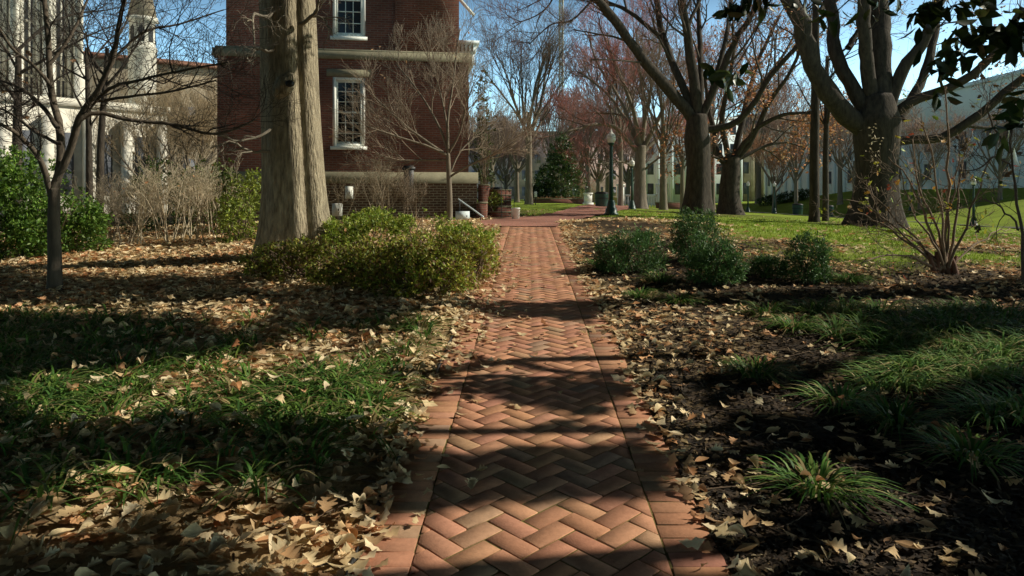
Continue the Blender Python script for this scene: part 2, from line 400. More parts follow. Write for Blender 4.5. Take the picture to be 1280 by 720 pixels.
def lobed(detail, curl, bend, twist=0.):
    if detail: xs = [0, .10, .2, .27, .36, .5, .56, .62, .74, .79, .84, .93, 1.0]; hs = [.008, .012, .07, .21, .13, .33, .31, .16, .27, .24, .12, .12, .0]
    else: xs = [0, .15, .32, .5, .66, .8, 1.]; hs = [.01, .08, .25, .15, .30, .16, .0]
    xs = np.array(xs); hs = np.array(hs); n = len(xs); sh = np.where(hs > .2, .025, 0)
    def zz(x, y): return curl*np.abs(y)**1.3*2+bend*(x-.4)**2-bend*.16+twist*x*y
    mid = np.column_stack([xs-.4, 0*xs, zz(xs, 0*xs)]); up = np.column_stack([xs-.4+sh, hs, zz(xs, hs)+.02*np.sin(xs*22)]); dn = np.column_stack([xs-.4+sh, -hs, zz(xs, -hs)+.02*np.cos(xs*19)])
    v = np.concatenate([mid, up, dn]); k = np.arange(n-1)
    return v, [np.concatenate([np.stack([k, k+1, n+k+1, n+k], 1), np.stack([k+1, k, 2*n+k, 2*n+k+1], 1)])]
LOB = [lobed(True, c, b, t) for c, b, t in ((.25, .3, .1), (-.2, .4, .3), (.5, -.3, -.4), (.1, .15, .2), (.7, .5, .3), (-.45, .2, -.5))]
LOBF = [lobed(False, c, b, t) for c, b, t in ((.3, .3, .1), (-.2, .4, .4), (.6, -.2, -.4), (.1, .5, .2))]
RH = (np.array([(0, 0, 0), (.45, .26, .06), (1, 0, -.05), (.45, -.26, .06)]), [np.array([(0, 1, 2), (0, 2, 3)])])
LONG = (np.array([(0, 0, 0), (.3, .17, .04), (.65, .19, .02), (1, 0, -.12), (.65, -.19, .02), (.3, -.17, .04), (.3, 0, 0), (.65, 0, -.02)]), [np.array([(0, 6, 1, 1), (0, 5, 6, 6)])[:, :3], np.array([(6, 7, 2, 1), (5, 4, 7, 6)]), np.array([(7, 3, 2), (4, 3, 7)])])
def ovate(curl, bend, w=.24, cut=None):
    xs = np.array([0, .12, .3, .5, .7, .87, 1.]); hs = w*np.array([.05, .45, .9, 1, .8, .4, 0]); n = len(xs)
    if cut: hs = np.where(xs > cut, hs*.25+.04*np.sin(xs*40), hs)
    zz = lambda x, y: curl*np.abs(y)**1.2*2.4+bend*(x-.45)**2-bend*.15
    mid = np.column_stack([xs-.45, 0*xs, zz(xs, 0*xs)]); up = np.column_stack([xs-.45, hs, zz(xs, hs)]); dn = np.column_stack([xs-.45, -hs, zz(xs, -hs)*.7]); k = np.arange(n-1)
    return np.concatenate([mid, up, dn]), [np.concatenate([np.stack([k, k+1, n+k+1, n+k], 1), np.stack([k+1, k, 2*n+k, 2*n+k+1], 1)])]
LOB += [ovate(.5, .5), ovate(-.5, .7, .2), ovate(.9, -.4, .26), ovate(.3, .3, .3, .6)]
LOBF += [ovate(.6, .5), ovate(-.5, .6, .2), ovate(.3, .4, .3, .55)]
LITPAL = np.array([(.64, .505, .30), (.57, .435, .245), (.70, .57, .37), (.50, .35, .19), (.40, .26, .14), (.66, .54, .36), (.31, .185, .10), (.52, .40, .23), (.44, .22, .11)])

def litter():
    """the carpet of leaves: uncountable, one object; the largest ones are objects of their own further down"""
    b = MB()
    def batch(xlo, xhi, ylo, yhi, dens, tmpl, smin, smax, keep=None):
        N = int((xhi-xlo)*(yhi-ylo)*dens); x = rng.uniform(xlo, xhi, N); y = rng.uniform(ylo, yhi, N)
        ok = (np.abs(x-path_x(y)) > PW+.02) | (y > PATH_END); ok &= rng.random(N) < leaf_density(x, y)*(1-.93*lawn_mask(x, y))
        ok &= ~far_path_d(x, y) & (np.abs(x) < y*.74+.6)
        if keep is not None: ok &= keep(x, y)
        x, y = x[ok], y[ok]; N = len(x); z = terr(x, y)+.006+rng.random(N)**2*.05
        tilt = np.abs(rng.normal(0, .27 if ylo < 6 else .2, N)); tilt = np.minimum(tilt, .9)
        Rm = rot_mats(rng.uniform(0, 6.28, N), tilt, rng.uniform(0, 6.28, N)); sz = rng.uniform(smin, smax, N)
        red = (fbm(x*1.5+3, y*1.5+8)*2.2+(x > 1)*.5-.75)
        ci = rng.choice(9, N, p=[.22, .18, .17, .11, .06, .15, .03, .06, .02]); col = LITPAL[ci]*rng.uniform(.75, 1.15, (N, 1))
        col = np.where((rng.random(N) < np.clip(red, 0, .35))[:, None], col*np.array([.85, .6, .5]), col)
        ti = rng.integers(0, len(tmpl), N)
        z = z+sz*np.sin(tilt)*.35
        for k, t in enumerate(tmpl):
            m = ti == k
            if m.any(): b.scatter(t[0], t[1], np.column_stack([x, y, z])[m], Rm[m], sz[m][:, None], col[m])
    batch(-5.5, 0, 2.3, 6.5, 270, LOB, .05, .11); batch(0, 6.5, 2.3, 6.5, 300, LOB, .045, .10)
    batch(-9, 0, 6.5, 11, 340, LOBF, .06, .13); batch(0, 10, 6.5, 11, 230, LOBF, .06, .13)
    batch(-14, 0, 11, 20, 230, LOBF, .08, .15); batch(0, 14, 11, 20, 130, LOBF, .08, .15)
    batch(-16, 22, 20, 34, 14, LOBF, .09, .17)
    batch(-5, -.5, 3.6, 8, 26, [(t[0]+C(0, 0, .9), t[1]) for t in LOB], .06, .11)
    # leaves swept against the mound beside the path and drifting onto the path edges
    N = 420; a = rng.uniform(0, 1, N); x = 1.1+a*4.2; y = 17.9+.35*np.sin(a*5)+rng.normal(0, .12, N)
    Rm = rot_mats(rng.uniform(0, 6.28, N), np.abs(rng.normal(0, .5, N)), rng.uniform(0, 6.28, N))
    b.scatter(*LOBF[0], np.column_stack([x, y, terr(x, y)+.04]), Rm, rng.uniform(.1, .17, N)[:, None], LITPAL[rng.choice([0, 2, 5], N)]*1.1)
    N = 1700; y = rng.uniform(2.4, 15, N); sd = np.where(rng.random(N) < .68, -1, 1); x = path_x(y)+sd*(PW+.05-np.abs(rng.exponential(.055, N))*np.where((sd < 0) & (y > 5) & (y < 12), 3.2, 1.0))
    Rm = rot_mats(rng.uniform(0, 6.28, N), np.minimum(np.abs(rng.normal(0, .3, N)), .9), rng.uniform(0, 6.28, N))
    b.scatter(*LOBF[1], np.column_stack([x, y, terr_path(y)+.03+.01*rng.random(N)]), Rm, rng.uniform(.05, .12, N)[:, None], LITPAL[rng.choice(9, N)]*rng.uniform(.8, 1.1, (N, 1)))
    props(b.build('leaf_litter', M['litter']), 'carpet of dry tan fallen leaves over the planting beds', 'leaf litter', kind='stuff')

def mulch():
    b = MB(); N = 60000; y = 2.3+rng.random(N)**1.3*12; x = path_x(y)+PW+rng.random(N)*(.74*y+.6-PW); z = terr(x, y)+.004
    m = (rng.random(N) > lawn_mask(x, y)*1.2); x, y, z = x[m], y[m], z[m]; N = len(x)
    chip = (np.array([(-.5, -.12, 0), (.45, -.16, .03), (.5, .1, .06), (-.4, .14, .02)]), [np.array([(0, 1, 2, 3)])])
    Rm = rot_mats(rng.uniform(0, 6.28, N), np.abs(rng.normal(0, .4, N)), rng.uniform(0, 6.28, N)); pal = np.array([(.04, .028, .018), (.065, .043, .027), (.026, .019, .014), (.10, .07, .042), (.2, .14, .08)])
    b.scatter(*chip, np.column_stack([x, y, z+.006]), Rm, (rng.uniform(.015, .06, N)*(1+.04*y))[:, None], pal[rng.choice(5, N, p=[.3, .27, .25, .12, .06])])
    for q in range(420):
        y = rng.uniform(2.4, 11); sd = 1 if rng.random() < .7 else -1; x = path_x(y)+sd*(PW+rng.uniform(.02, .7*y)); z = tz(x, y)+.02; a = rng.uniform(0, 6.28); L = rng.uniform(.08, .35)
        c = curve((x, y, z), (math.cos(a), math.sin(a), 0), L, 5, .16); c[:, 2] = terr(c[:, 0], c[:, 1])+.015; c = c[np.abs(c[:, 0]-path_x(c[:, 1])) > PW]
        if len(c) == 5: b.tube(c, np.linspace(.005, .002, 5), 4, C(.13, .09, .06)*rng.uniform(.5, 1.5))
    props(b.build('mulch_chips', M['litter2']), 'dark mulch chips and broken twigs over the bare soil right of the path', 'mulch', kind='stuff')
def single_leaves():
    protos = []
    for k, t in enumerate(LOB[:7]):
        for c in ((.62, .48, .29), (.52, .37, .2), (.4, .25, .13)):
            b = MB(); b.add(t[0]*np.array([1, 1.15, 1]), t[1], c); b.tube([(-.4, 0, t[0][0][2]), (-.55, .02, t[0][0][2]+.01), (-.68, .0, .02)], [.008, .006, .005], 3, (c[0]*.6, c[1]*.55, c[2]*.5))
            o = b.build('fallen_leaf', M['litter']); protos.append(o)
    used = set()
    def put(x, y, lab, grp, big, h, tl):
        k = random.randrange(len(protos)); p = protos[k]
        o = p if k not in used else p.copy()
        if k in used: COL.objects.link(o)
        used.add(k); s = random.uniform(*big); o.scale = (s, s, s)
        o.location = (x, y, tz(x, y)+h+s*abs(math.sin(tl))*.3); o.rotation_euler = (tl*random.uniform(-1, 1), tl*random.uniform(-1, 1), random.uniform(0, 6.28))
        props(o, lab, 'leaf', grp)
    spots = [(660, 487), (522, 648), (600, 595), (556, 577), (555, 592), (648, 515), (668, 447), (655, 472), (720, 437), (598, 505), (640, 512), (715, 478), (800, 596), (565, 490), (645, 436), (682, 420), (700, 444), (640, 463), (670, 425), (730, 420), (590, 615), (700, 497)]
    for px, py in spots:
        x, y = GR(px, py); put(x, y, 'dry lobed leaf lying by itself on the herringbone brick path', 'single leaves fallen on the brick path', (.05, .085), .022, .25)
    n = 0
    while n < 110:
        px = random.uniform(5, 430); py = random.uniform(545, 715)
        x, y = GR(px, py)
        if x > path_x(y)-PW-.12: continue
        put(x, y, 'large curled tan oak leaf on top of the litter left of the path', 'large leaves on the litter left of the path', (.075, .12), .045, .3); n += 1
    for px, py in [(70, 645), (50, 650), (130, 608), (150, 612), (215, 600), (95, 660), (40, 668), (130, 640)]:
        x, y = GR(px, py); put(x, y, 'large curled tan oak leaf on top of the litter left of the path', 'large leaves on the litter left of the path', (.12, .155), .06, .32)
    n = 0
    while n < 60:
        px = random.uniform(830, 1270); py = random.uniform(500, 715)
        x, y = GR(px, py)
        if x < path_x(y)+PW+.05: continue
        put(x, y, 'pale dry leaf lying on the dark soil right of the path', 'pale leaves on the soil right of the path', (.07, .11), .02, .3); n += 1
    for k, p in enumerate(protos):
        if k not in used: bpy.data.objects.remove(p)

# ------------------------------------------------------------------ grassy clumps
def clump(b, x, y, n, ln, w, pal, spread=.10, z=None, droop=1.):
    z = tz(x, y) if z is None else z
    az = rng.uniform(0, 6.28, n); L = ln*rng.uniform(.55, 1.1, n); el = rng.uniform(.55, 1.45, n); r0 = rng.random(n)**.6*spread
    t = np.linspace(0, 1, 6)
    for k in range(n):
        d = np.array([math.cos(az[k]), math.sin(az[k])]); side = np.array([-d[1], d[0]])
        h = L[k]*(np.sin(el[k])*t-droop*.62*t**2.3); o = L[k]*np.cos(el[k])*t+.45*L[k]*t**2
        c = np.column_stack([x+d[0]*(r0[k]+o), y+d[1]*(r0[k]+o), z+np.maximum(h, .004+.01*t)])
        ww = w*(1-t**2.2)*np.array([.75, 1, 1, 1, 1, 1])+.0004
        sv = np.column_stack([np.outer(ww, side), 0*t])
        q = np.arange(5)
        b.add(np.concatenate([c+sv, c-sv]), np.stack([q, q+1, 6+q+1, 6+q], 1), pal[rng.integers(len(pal))]*rng.uniform(.7, 1.25))
GPAL = np.array([(.085, .20, .035), (.12, .25, .045), (.065, .15, .035), (.20, .29, .06), (.12, .21, .035), (.36, .29, .13)])
def ground_cover():
    b = MB(); n = 0; tries = 0
    while n < 310 and tries < 16000:
        tries += 1; px = random.uniform(-20, 600); py = random.uniform(392, 640)
        x, y = GR(px, py)
        if x > path_x(y)-PW-.22: continue
        g = float(fbm(x*.9+2, y*.9+6, 2))
        p = 0
        if 395 < py < 445 and px < 560: p = .7
        if 415 < py < 545 and px < 540: p = max(p, .9*(1-.0012*max(0, px-200)))
        if py > 545: p = .16
        if random.random() > p*(.13+2.0*max(0, g-.40)): continue
        clump(b, x, y, 24, random.uniform(.22, .36), .0072, GPAL, .14); n += 1
    props(b.build('liriope_ground_cover', M['blade']), 'green strap leaved ground cover spreading through the fallen leaves on the left', 'ground cover', kind='stuff')
    # countable clumps on the right
    rt = [(993, 411, 55, .26, 'small bright grassy clump on bare soil beside the far leaf drift'),
          (945, 468, 70, .25, 'dark grassy clump nearest the right side of the brick path'),
          (1125, 482, 120, .36, 'long grassy clump with sunlit tips in front of the big dark clump'),
          (1195, 462, 130, .36, 'silvery sunlit arching grassy clump behind the dark clump'),
          (1235, 470, 90, .34, 'sunlit grassy clump at the right end of the silvery row'),
          (1022, 612, 60, .24, 'isolated arching grassy clump in the shade at the front of the soil bed'),
          (1215, 572, 60, .25, 'pale arching grassy clump in deep shade near the front right'),
          (1115, 425, 150, .42, 'large dark mounded grassy clump below the bare thorny shrub'),
          (1185, 410, 150, .42, 'dark mounded grassy clump beside the largest mound'),
          (1240, 400, 140, .40, 'dark grassy mound at the far right of the bed'),
          (825, 352, 70, .28, 'low grassy clump between the dark round bushes'),
          (800, 372, 60, .22, 'flat grassy clump in front of the left round bush'),
          (745, 332, 60, .25, 'grassy clump beside the path near the left round bush'),
          (1060, 352, 70, .28, 'grassy clump right of the small round bush'),
          (1262, 445, 120, .36, 'dark grassy clump at the right border behind the silvery row'),
          (1165, 440, 120, .36, 'dark mounded grassy clump just behind the silvery row'),
          (1085, 392, 120, .36, 'dark mounded grassy clump nearest the lone upright bush'),
          (1268, 520, 100, .34, 'deeply shaded grassy clump at the right border in front of the silvery row'),
          (1120, 530, 80, .28, 'flat dark grassy clump in the shade between the front clumps'),
          (1050, 505, 60, .24, 'small dark grassy clump in front of the long sunlit one'),
          (850, 378, 60, .22, 'low dark clump in front of the paired round bushes')]
    for px, py, n, ln, lab in rt:
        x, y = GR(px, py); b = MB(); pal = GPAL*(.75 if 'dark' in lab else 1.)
        if 'silvery' in lab or 'sunlit' in lab: pal = GPAL*1.2+.02  # clumps labelled sunlit get lighter blades, sunlight put into the colour
        k = max(2, n//30)
        big = 2.1 if 'mound' in lab else 1.; k = k*2 if 'mound' in lab else k
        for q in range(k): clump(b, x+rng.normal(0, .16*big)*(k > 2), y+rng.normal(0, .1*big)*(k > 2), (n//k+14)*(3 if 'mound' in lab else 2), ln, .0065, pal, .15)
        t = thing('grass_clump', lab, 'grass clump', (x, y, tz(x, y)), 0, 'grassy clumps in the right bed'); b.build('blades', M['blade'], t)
def lawn_grass():
    b = MB(); N = 60000
    y = 8.5+rng.random(N)**1.2*24; x = (rng.random(N)*(.74*y+2)+2.6)*1.0; x = np.where(y > 22, rng.uniform(-4, .74, N)*y*.9, x)
    m = (rng.random(N) < lawn_mask(x, y)) & ~far_path_d(x, y) & (np.abs(x) < .74*y); x, y = x[m], y[m]; N = len(x); z = terr(x, y)
    a = rng.uniform(0, 6.28, N); h = rng.uniform(.03, .07, N); w = .004+.0005*y; ln = rng.uniform(-.03, .03, (N, 2))
    V = np.stack([np.column_stack([x+w*np.cos(a), y+w*np.sin(a), z-.004]), np.column_stack([x-w*np.cos(a), y-w*np.sin(a), z-.004]), np.column_stack([x+ln[:, 0], y+ln[:, 1], z+h])], 1)
    c = np.array([(.29, .41, .045)])*rng.uniform(.6, 1.3, (N, 1))+rng.uniform(0, .03, (N, 1))*np.array([1, .6, 0])
    b.add(V, np.arange(3*N).reshape(-1, 3), np.repeat(c, 3, 0))
    props(b.build('lawn_grass', M['blade']), 'short bright green lawn grass beyond the beds', 'lawn', kind='stuff')

# ------------------------------------------------------------------ woody plants
def norm(v): return v/(np.linalg.norm(v)+1e-9)
def curve(p, d, ln, n=5, wob=.15, trop=0.):
    pts = [np.array(p, float)]; d = norm(np.array(d, float)); st = ln/(n-1)
    for k in range(n-1):
        d = norm(d+rng.normal(0, wob, 3)+np.array([0, 0, trop])); pts.append(pts[-1]+d*st)
    return np.array(pts)
def smooth(pts, n):
    pts = np.asarray(pts, float)
    if len(pts) < 3: 
        t = np.linspace(0, 1, n)[:, None]; return pts[0]*(1-t)+pts[-1]*t
    seg = np.concatenate([[0], np.cumsum(np.linalg.norm(np.diff(pts, axis=0), axis=1))]); L = seg[-1]; t = np.linspace(0, L, n); out = []
    m = len(pts)
    for q in t:
        i = min(max(np.searchsorted(seg, q)-1, 0), m-2); f = (q-seg[i])/(seg[i+1]-seg[i]+1e-9)
        p0, p1, p2, p3 = pts[max(i-1, 0)], pts[i], pts[i+1], pts[min(i+2, m-1)]
        out.append(.5*((2*p1)+(-p0+p2)*f+(2*p0-5*p1+4*p2-p3)*f*f+(-p0+3*p1-3*p2+p3)*f**3))
    return np.array(out)
def spray(b, pts, rads, lvl, prm, tips=None):
    """side branches of a branch, level by level"""
    if lvl >= len(prm['n']): 
        if tips is not None: tips.append((pts[-1], pts[-1]-pts[-2]))
        return
    n = prm['n'][lvl]; n = max(1, int(n*rng.uniform(.75, 1.25)+.5)); t0 = prm.get('t0', .3)
    for q in range(n):
        t = t0+(1-t0)*(q+rng.random())/n; f = t*(len(pts)-1); i = min(int(f), len(pts)-2); p = pts[i]+(pts[i+1]-pts[i])*(f-i); tan = norm(pts[i+1]-pts[i])
        ax = norm(np.cross(tan, rng.normal(0, 1, 3))); ang = R(prm['ang'][lvl])*rng.uniform(.6, 1.35)
        d = norm(tan*math.cos(ang)+ax*math.sin(ang)+np.array([0, 0, prm.get('up', .1)])*rng.uniform(0, 1.5))
        if 'flat' in prm: d = norm(d*np.array([1, 1, prm['flat']]))
        ln = prm['len'][lvl]*rng.uniform(.55, 1.2)*(1.15-.55*t); r0 = rads[i]+(rads[i+1]-rads[i])*(f-i)
        r = min(r0*.7, prm['rad'][lvl])*rng.uniform(.75, 1.1); np_ = 6 if lvl == 0 else 5 if lvl == 1 else 4
        c = curve(p, d, ln, np_, prm.get('wob', .14), prm.get('trop', .05)); rr = np.linspace(r, max(r*.35, prm.get('rmin', .003)), np_)
        b.tube(c, rr, col=prm['col'][min(lvl, len(prm['col'])-1)]*rng.uniform(.8, 1.2))
        spray(b, c, rr, lvl+1, prm, tips)
def leaves_at(b, pos, size, pal, tmpl=RH, droop=.3):
    pos = np.asarray(pos); N = len(pos)
    if N == 0: return
    d = rng.normal(0, 1, (N, 3)); d[:, 2] = d[:, 2]*.6-droop
    b.scatter(tmpl[0], tmpl[1], pos, dir_mats(d, rng.uniform(0, 6.28, N)), (size*rng.uniform(.6, 1.2, N))[:, None], pal[rng.integers(0, len(pal), N)]*rng.uniform(.7, 1.2, (N, 1)))
C = lambda *a: np.array(a, float)
def trunk_mesh(b, pts, rads, n=26, sides=28, flute=.05, flare=.0, seed=0, nf=7, groove=None):
    """fluted, flared main stem"""
    c = smooth(pts, n); t = np.linspace(0, 1, n); r = np.interp(t, np.linspace(0, 1, len(rads)), rads)
    h = c[:, 2]-c[0, 2]; r = r*(1+flare*np.exp(-h/(rads[0]*1.1)))
    a = np.arange(sides)*2*math.pi/sides; rs = np.random.default_rng(seed); ph = rs.uniform(0, 6.28, 6)
    prof = np.stack([1+(flute*(.35+1.3*np.exp(-hh/(rads[0]*2.2))))*(np.sin(nf*a+ph[0]+.12*hh)+.6*np.sin(3*a+ph[1]-.1*hh)+.35*np.sin(11*a+ph[2]))+.02*np.sin(2*hh+a+ph[3]) for hh in h])
    if groove is not None: prof = prof*(1-.17*np.exp(-((np.angle(np.exp(1j*(a-R(groove)))))/.17)**2))
    V = np.zeros((n, sides, 3)); V[..., 0] = c[:, :1]+r[:, None]*prof*np.cos(a); V[..., 1] = c[:, 1:2]+r[:, None]*prof*np.sin(a); V[..., 2] = c[:, 2:]
    i, j = np.meshgrid(np.arange(n-1), np.arange(sides), indexing='ij'); j2 = (j+1) % sides
    b.add(V, [np.stack([i*sides+j, i*sides+j2, (i+1)*sides+j2, (i+1)*sides+j], -1).reshape(-1, 4), (n-1)*sides+np.arange(sides)])
def tree(label, base, trunk_pts, trunk_r, limbs, prm, bark, group=None, cat='tree', name='bare_tree', flare=.35, leafpal=None, leafn=0, leafsize=.1, flute=.04, leaffilter=None, seed=1, twigmat='twig', sub=None, leaft=RH):
    t = thing(name, label, cat, base, 0, group); tb = MB(); cb = MB(); tips = []
    trunk_mesh(tb, trunk_pts, trunk_r, flute=flute, flare=flare, seed=seed, sides=24 if max(trunk_r) > .2 else 12)
    for pts, r0, r1 in limbs:
        c = smooth(pts, 14) if len(pts) > 2 else smooth(pts, 8)
        j = rng.normal(0, r0*.10, c.shape); j[0] = 0; c = c+j; rr = np.linspace(r0, r1, len(c))*(1+rng.normal(0, .04, len(c))); tb.tube(c, rr, sides=12 if r0 > .08 else 8)
        spray(cb, c, rr, 0, prm, tips)
    tb.build('trunk', M[bark], t, smooth=True)
    if cb.tubes: cb.build('crown', M[twigmat], t)
    if leafn:
        P_ = np.array([q[0] for q in tips]); k = rng.integers(0, len(P_), leafn); pos = P_[k]+rng.normal(0, leafsize*.8, (leafn, 3))
        if leaffilter is not None: pos = pos[leaffilter(pos)]
        lb = MB(); leaves_at(lb, pos, leafsize, leafpal, leaft); lb.build('leaves', M['litter'] if leaft is RH else M['greenleaf'], t)
    return t
def autolimbs(top, tan, n, ln, r, spread, up=.5, zj=.3, az0=0, wob=.12):
    out = []
    for k in range(n):
        a = az0+k*2.399+rng.uniform(-.3, .3); sp = R(spread)*rng.uniform(.45, 1.15)
        d = np.array([math.sin(sp)*math.cos(a), math.sin(sp)*math.sin(a), math.cos(sp)]); p = np.array(top)-np.array([0, 0, zj*rng.random()])
        out.append((curve(p, d, ln*rng.uniform(.7, 1.1), 7, wob, .06*up), r*rng.uniform(.55, 1.), r*.18))
    return out
TW = C(.13, .10, .085)
def px_limb(pl, Y, w, depth=0., w1=None):
    """limb given by a few sighted points; depth is how far it leans towards or away"""
    pts = [P(x, y, Y) for x, y in pl]; n = len(pts)
    for k in range(n): 
        f = k/(n-1); Yk = Y+depth*f**1.3; pts[k] = P(pl[k][0], pl[k][1], Yk)
    s = Y/F; return (pts, w*s/2, (w1 if w1 else w*.55)*s/2)

EXEC_TREES = []
def trees():
    # ---- big oak beside the building
    Y = 11.3; s = Y/F; bx, by, bz = on(368, Y)
    t = thing('oak_tree', 'massive grey furrowed tree trunk left of the path before the brick building', 'tree', (bx, by, bz), 0)
    b = MB(); trunk_mesh(b, [np.array([bx, by, bz-.15]), P(369, 290, Y), P(367, 200, Y), P(362, 100, Y), P(359, 0, Y), P(356, -120, Y), P(352, -260, Y)], [.50, .455, .44, .425, .41, .39, .34], n=60, sides=96, flute=.035, flare=.42, seed=4, nf=9, groove=-52)
    for pl, w, dp in (([(358, -100), (300, -190), (220, -300), (120, -420)], 40, 2.), ([(360, -140), (420, -240), (500, -360), (560, -500)], 40, -2), ([(352, -240), (350, -330), (330, -460), (300, -600)], 48, 1.5), ([(350, -200), (380, -300), (400, -420), (430, -560)], 36, 3)):
        c, r0, r1 = px_limb(pl, Y, w, dp); cc = smooth(c, 14); b.tube(cc, np.linspace(r0, r1*.6, 14), 12)
    b.build('trunk', M['bark_oak'], t, smooth=True)
    k = MB()   # burl with a hollow and pruned stubs
    for (px, py, rr) in ((366, 112, .15), (360, 118, .12), (372, 105, .1)):
        c = P(px, py, Y); c[1] -= .40; th = np.linspace(-1.5, 1.5, 9); k.lathe([(max(.01, rr*math.cos(q)), c[2]+rr*1.15*math.sin(q)) for q in th], 14, (c[0], c[1]))
    k.build('burl', M['bark_oak'], t, smooth=True)
    h = MB(); c = P(375, 111, Y); c[1] -= .52; h.lathe([(.02, c[2]-.05), (.06, c[2]-.03), (.065, c[2]), (.06, c[2]+.03), (.02, c[2]+.05)], 12, (c[0], c[1])); h.build('hollow', M['black'], t, smooth=True)
    cb = MB(); prm = dict(n=[5, 4, 3], ang=[50, 45, 45], len=[.5, .3, .18], rad=[.012, .007, .004], col=[C(.28, .24, .18)], wob=.28, up=.0, trop=-.05, rmin=.0025)
    for pl, w, dp in (([(352, 5), (335, 22), (318, 18), (318, 60)], 6, -.5), ([(350, 50), (335, 65), (322, 60), (300, 75), (275, 82)], 5, -.5), ([(352, 150), (330, 168), (300, 175), (270, 165)], 5, -.6),
                      ([(354, 185), (320, 190), (290, 178), (262, 186)], 5, -.4), ([(375, 30), (395, 15), (400, -10)], 6, -.5), ([(385, 20), (405, 25), (415, 45)], 4, -.4)):
        c, r0, r1 = px_limb(pl, Y-.35, w, dp); cc = smooth(c, 12)+rng.normal(0, .012, (12, 3)); rr = np.linspace(r0, r1*.5, 12); cb.tube(cc, rr, 6, C(.3, .26, .2)); spray(cb, cc, rr, 0, prm)
    cb.build('twigs', M['twig'], t)

    # ---- small multi-branched tree at the left
    Y = 8.8; prm = dict(n=[8, 6, 5], ang=[48, 48, 45], len=[.95, .55, .3], rad=[.013, .0075, .0042], col=[C(.075, .058, .046)], wob=.16, up=.1, flat=.75, rmin=.0025)
    limbs = [px_limb(p, Y, w, d, w1) for p, w, d, w1 in (
        ([(64, 245), (50, 200), (22, 168), (-10, 150)], 8, -.8, 4), ([(68, 235), (75, 200), (72, 150), (62, 100), (60, 40), (50, -30)], 11, .3, 5),
        ([(70, 225), (90, 182), (98, 152), (122, 112), (142, 72), (150, 20), (165, -30)], 10, -.5, 4), ([(97, 152), (120, 140), (160, 150), (215, 155), (270, 168), (318, 150)], 6, .6, 2.5),
        ([(100, 148), (135, 112), (175, 100), (220, 90), (285, 78)], 5, -1., 2), ([(72, 160), (50, 130), (25, 110), (0, 100)], 6, .7, 3), ([(66, 110), (40, 80), (15, 60), (-10, 20)], 5, -.6, 2),
        ([(62, 80), (85, 50), (105, 10), (120, -30)], 5, .5, 2), ([(110, 128), (165, 120), (210, 115), (270, 100)], 4, -.5, 2), ([(74, 180), (45, 165), (10, 140), (-20, 130)], 5, .9, 2), ([(140, 75), (180, 40), (225, 30), (280, 12)], 4, .4, 1.5))]
    b0 = on(68, Y)
    tree('small dark forked tree standing alone in leaf litter at the far left', b0, [b0-C(0, 0, .1), P(68, 320, Y), P(67, 280, Y), P(68, 235, Y)], [.088, .078, .07, .062], limbs, prm, 'bark_small', flare=.35, flute=.03, leafpal=np.array([(.38, .2, .09), (.45, .28, .12)]), leafn=16, leafsize=.09, leaft=LOBF[2])

    # ---- slender trees in front of the church
    prm = dict(n=[5, 5, 4], ang=[42, 45, 45], len=[1.4, .8, .45], rad=[.016, .009, .005], col=[C(.10, .085, .07)], wob=.14, up=.25, rmin=.004)
    for px, Y, w, lean, lab in ((112, 17, 8, -4, 'slender dark tree with twin leaning stem before the white church'), (124, 17.6, 9, 10, 'slender dark tree right of the twin leaning stem before the church'), (21, 19, 12, 2, 'tall slim tree crossing the white church front at the far left')):
        b0 = on(px, Y); top = P(px+lean, 60, Y)
        tree(lab, b0, [b0-C(0, 0, .1), P(px+lean*.2, 180, Y), P(px+lean*.6, 120, Y), top], [w*Y/F/2*1.1, w*Y/F/2, w*Y/F/2*.8, w*Y/F/2*.5], autolimbs(top, None, 5, 2.8, w*Y/F/2*.5, 50, zj=2.2), prm, 'bark_dark', 'slender trees before the church', flare=.2)

    # ---- tan fan-shaped tree in front of the building
    Y = 18.4; prm = dict(n=[9, 7, 5], ang=[36, 34, 34], len=[1.25, .75, .42], rad=[.014, .008, .005], col=[C(.36, .28, .20)], wob=.10, up=.2, rmin=.0035)
    limbs = [px_limb(p, Y, w, d, w1) for p, w, d, w1 in (
        ([(560, 195), (538, 180), (505, 155), (462, 115)], 4, -.6, 1.5), ([(560, 195), (535, 183), (495, 170), (458, 158)], 3.5, -1, 1.3), ([(560, 192), (560, 150), (566, 105), (572, 55), (575, 35)], 4, .4, 1.3),
        ([(561, 190), (545, 150), (520, 110), (495, 80)], 3.5, .6, 1.3), ([(562, 190), (575, 165), (583, 130), (592, 105)], 3.2, -.8, 1.2), ([(560, 200), (530, 200), (500, 200), (470, 192)], 3, -.5, 1), ([(561, 188), (556, 140), (545, 95), (540, 60)], 3, .8, 1),
        ([(564, 220), (590, 205), (612, 195), (642, 178)], 3, -.9, 1.2), ([(563, 215), (575, 190), (590, 175), (610, 160)], 3, .6, 1))]
    b0 = on(562, Y)
    tree('small tan tree with fanned fine branches in front of the brick wall', b0, [b0-C(0, 0, .1), P(562, 250, Y), P(561, 220, Y), P(560, 192, Y)], [.085, .072, .065, .05], limbs, prm, 'bark_grey', flare=.2, leafpal=np.array([(.5, .3, .15), (.42, .22, .1)]), leafn=22, leafsize=.11, leaft=LOBF[0])

    # ---- the spreading tree right of the path
    Y = 33; tw = C(.17, .115, .09); prm = dict(n=[6, 6, 5, 3], ang=[40, 42, 42, 45], len=[3.0, 1.7, .95, .5], rad=[.06, .03, .016, .009], col=[C(.12, .095, .075), C(.17, .12, .09), C(.25, .13, .09)], wob=.14, up=.25, rmin=.006)
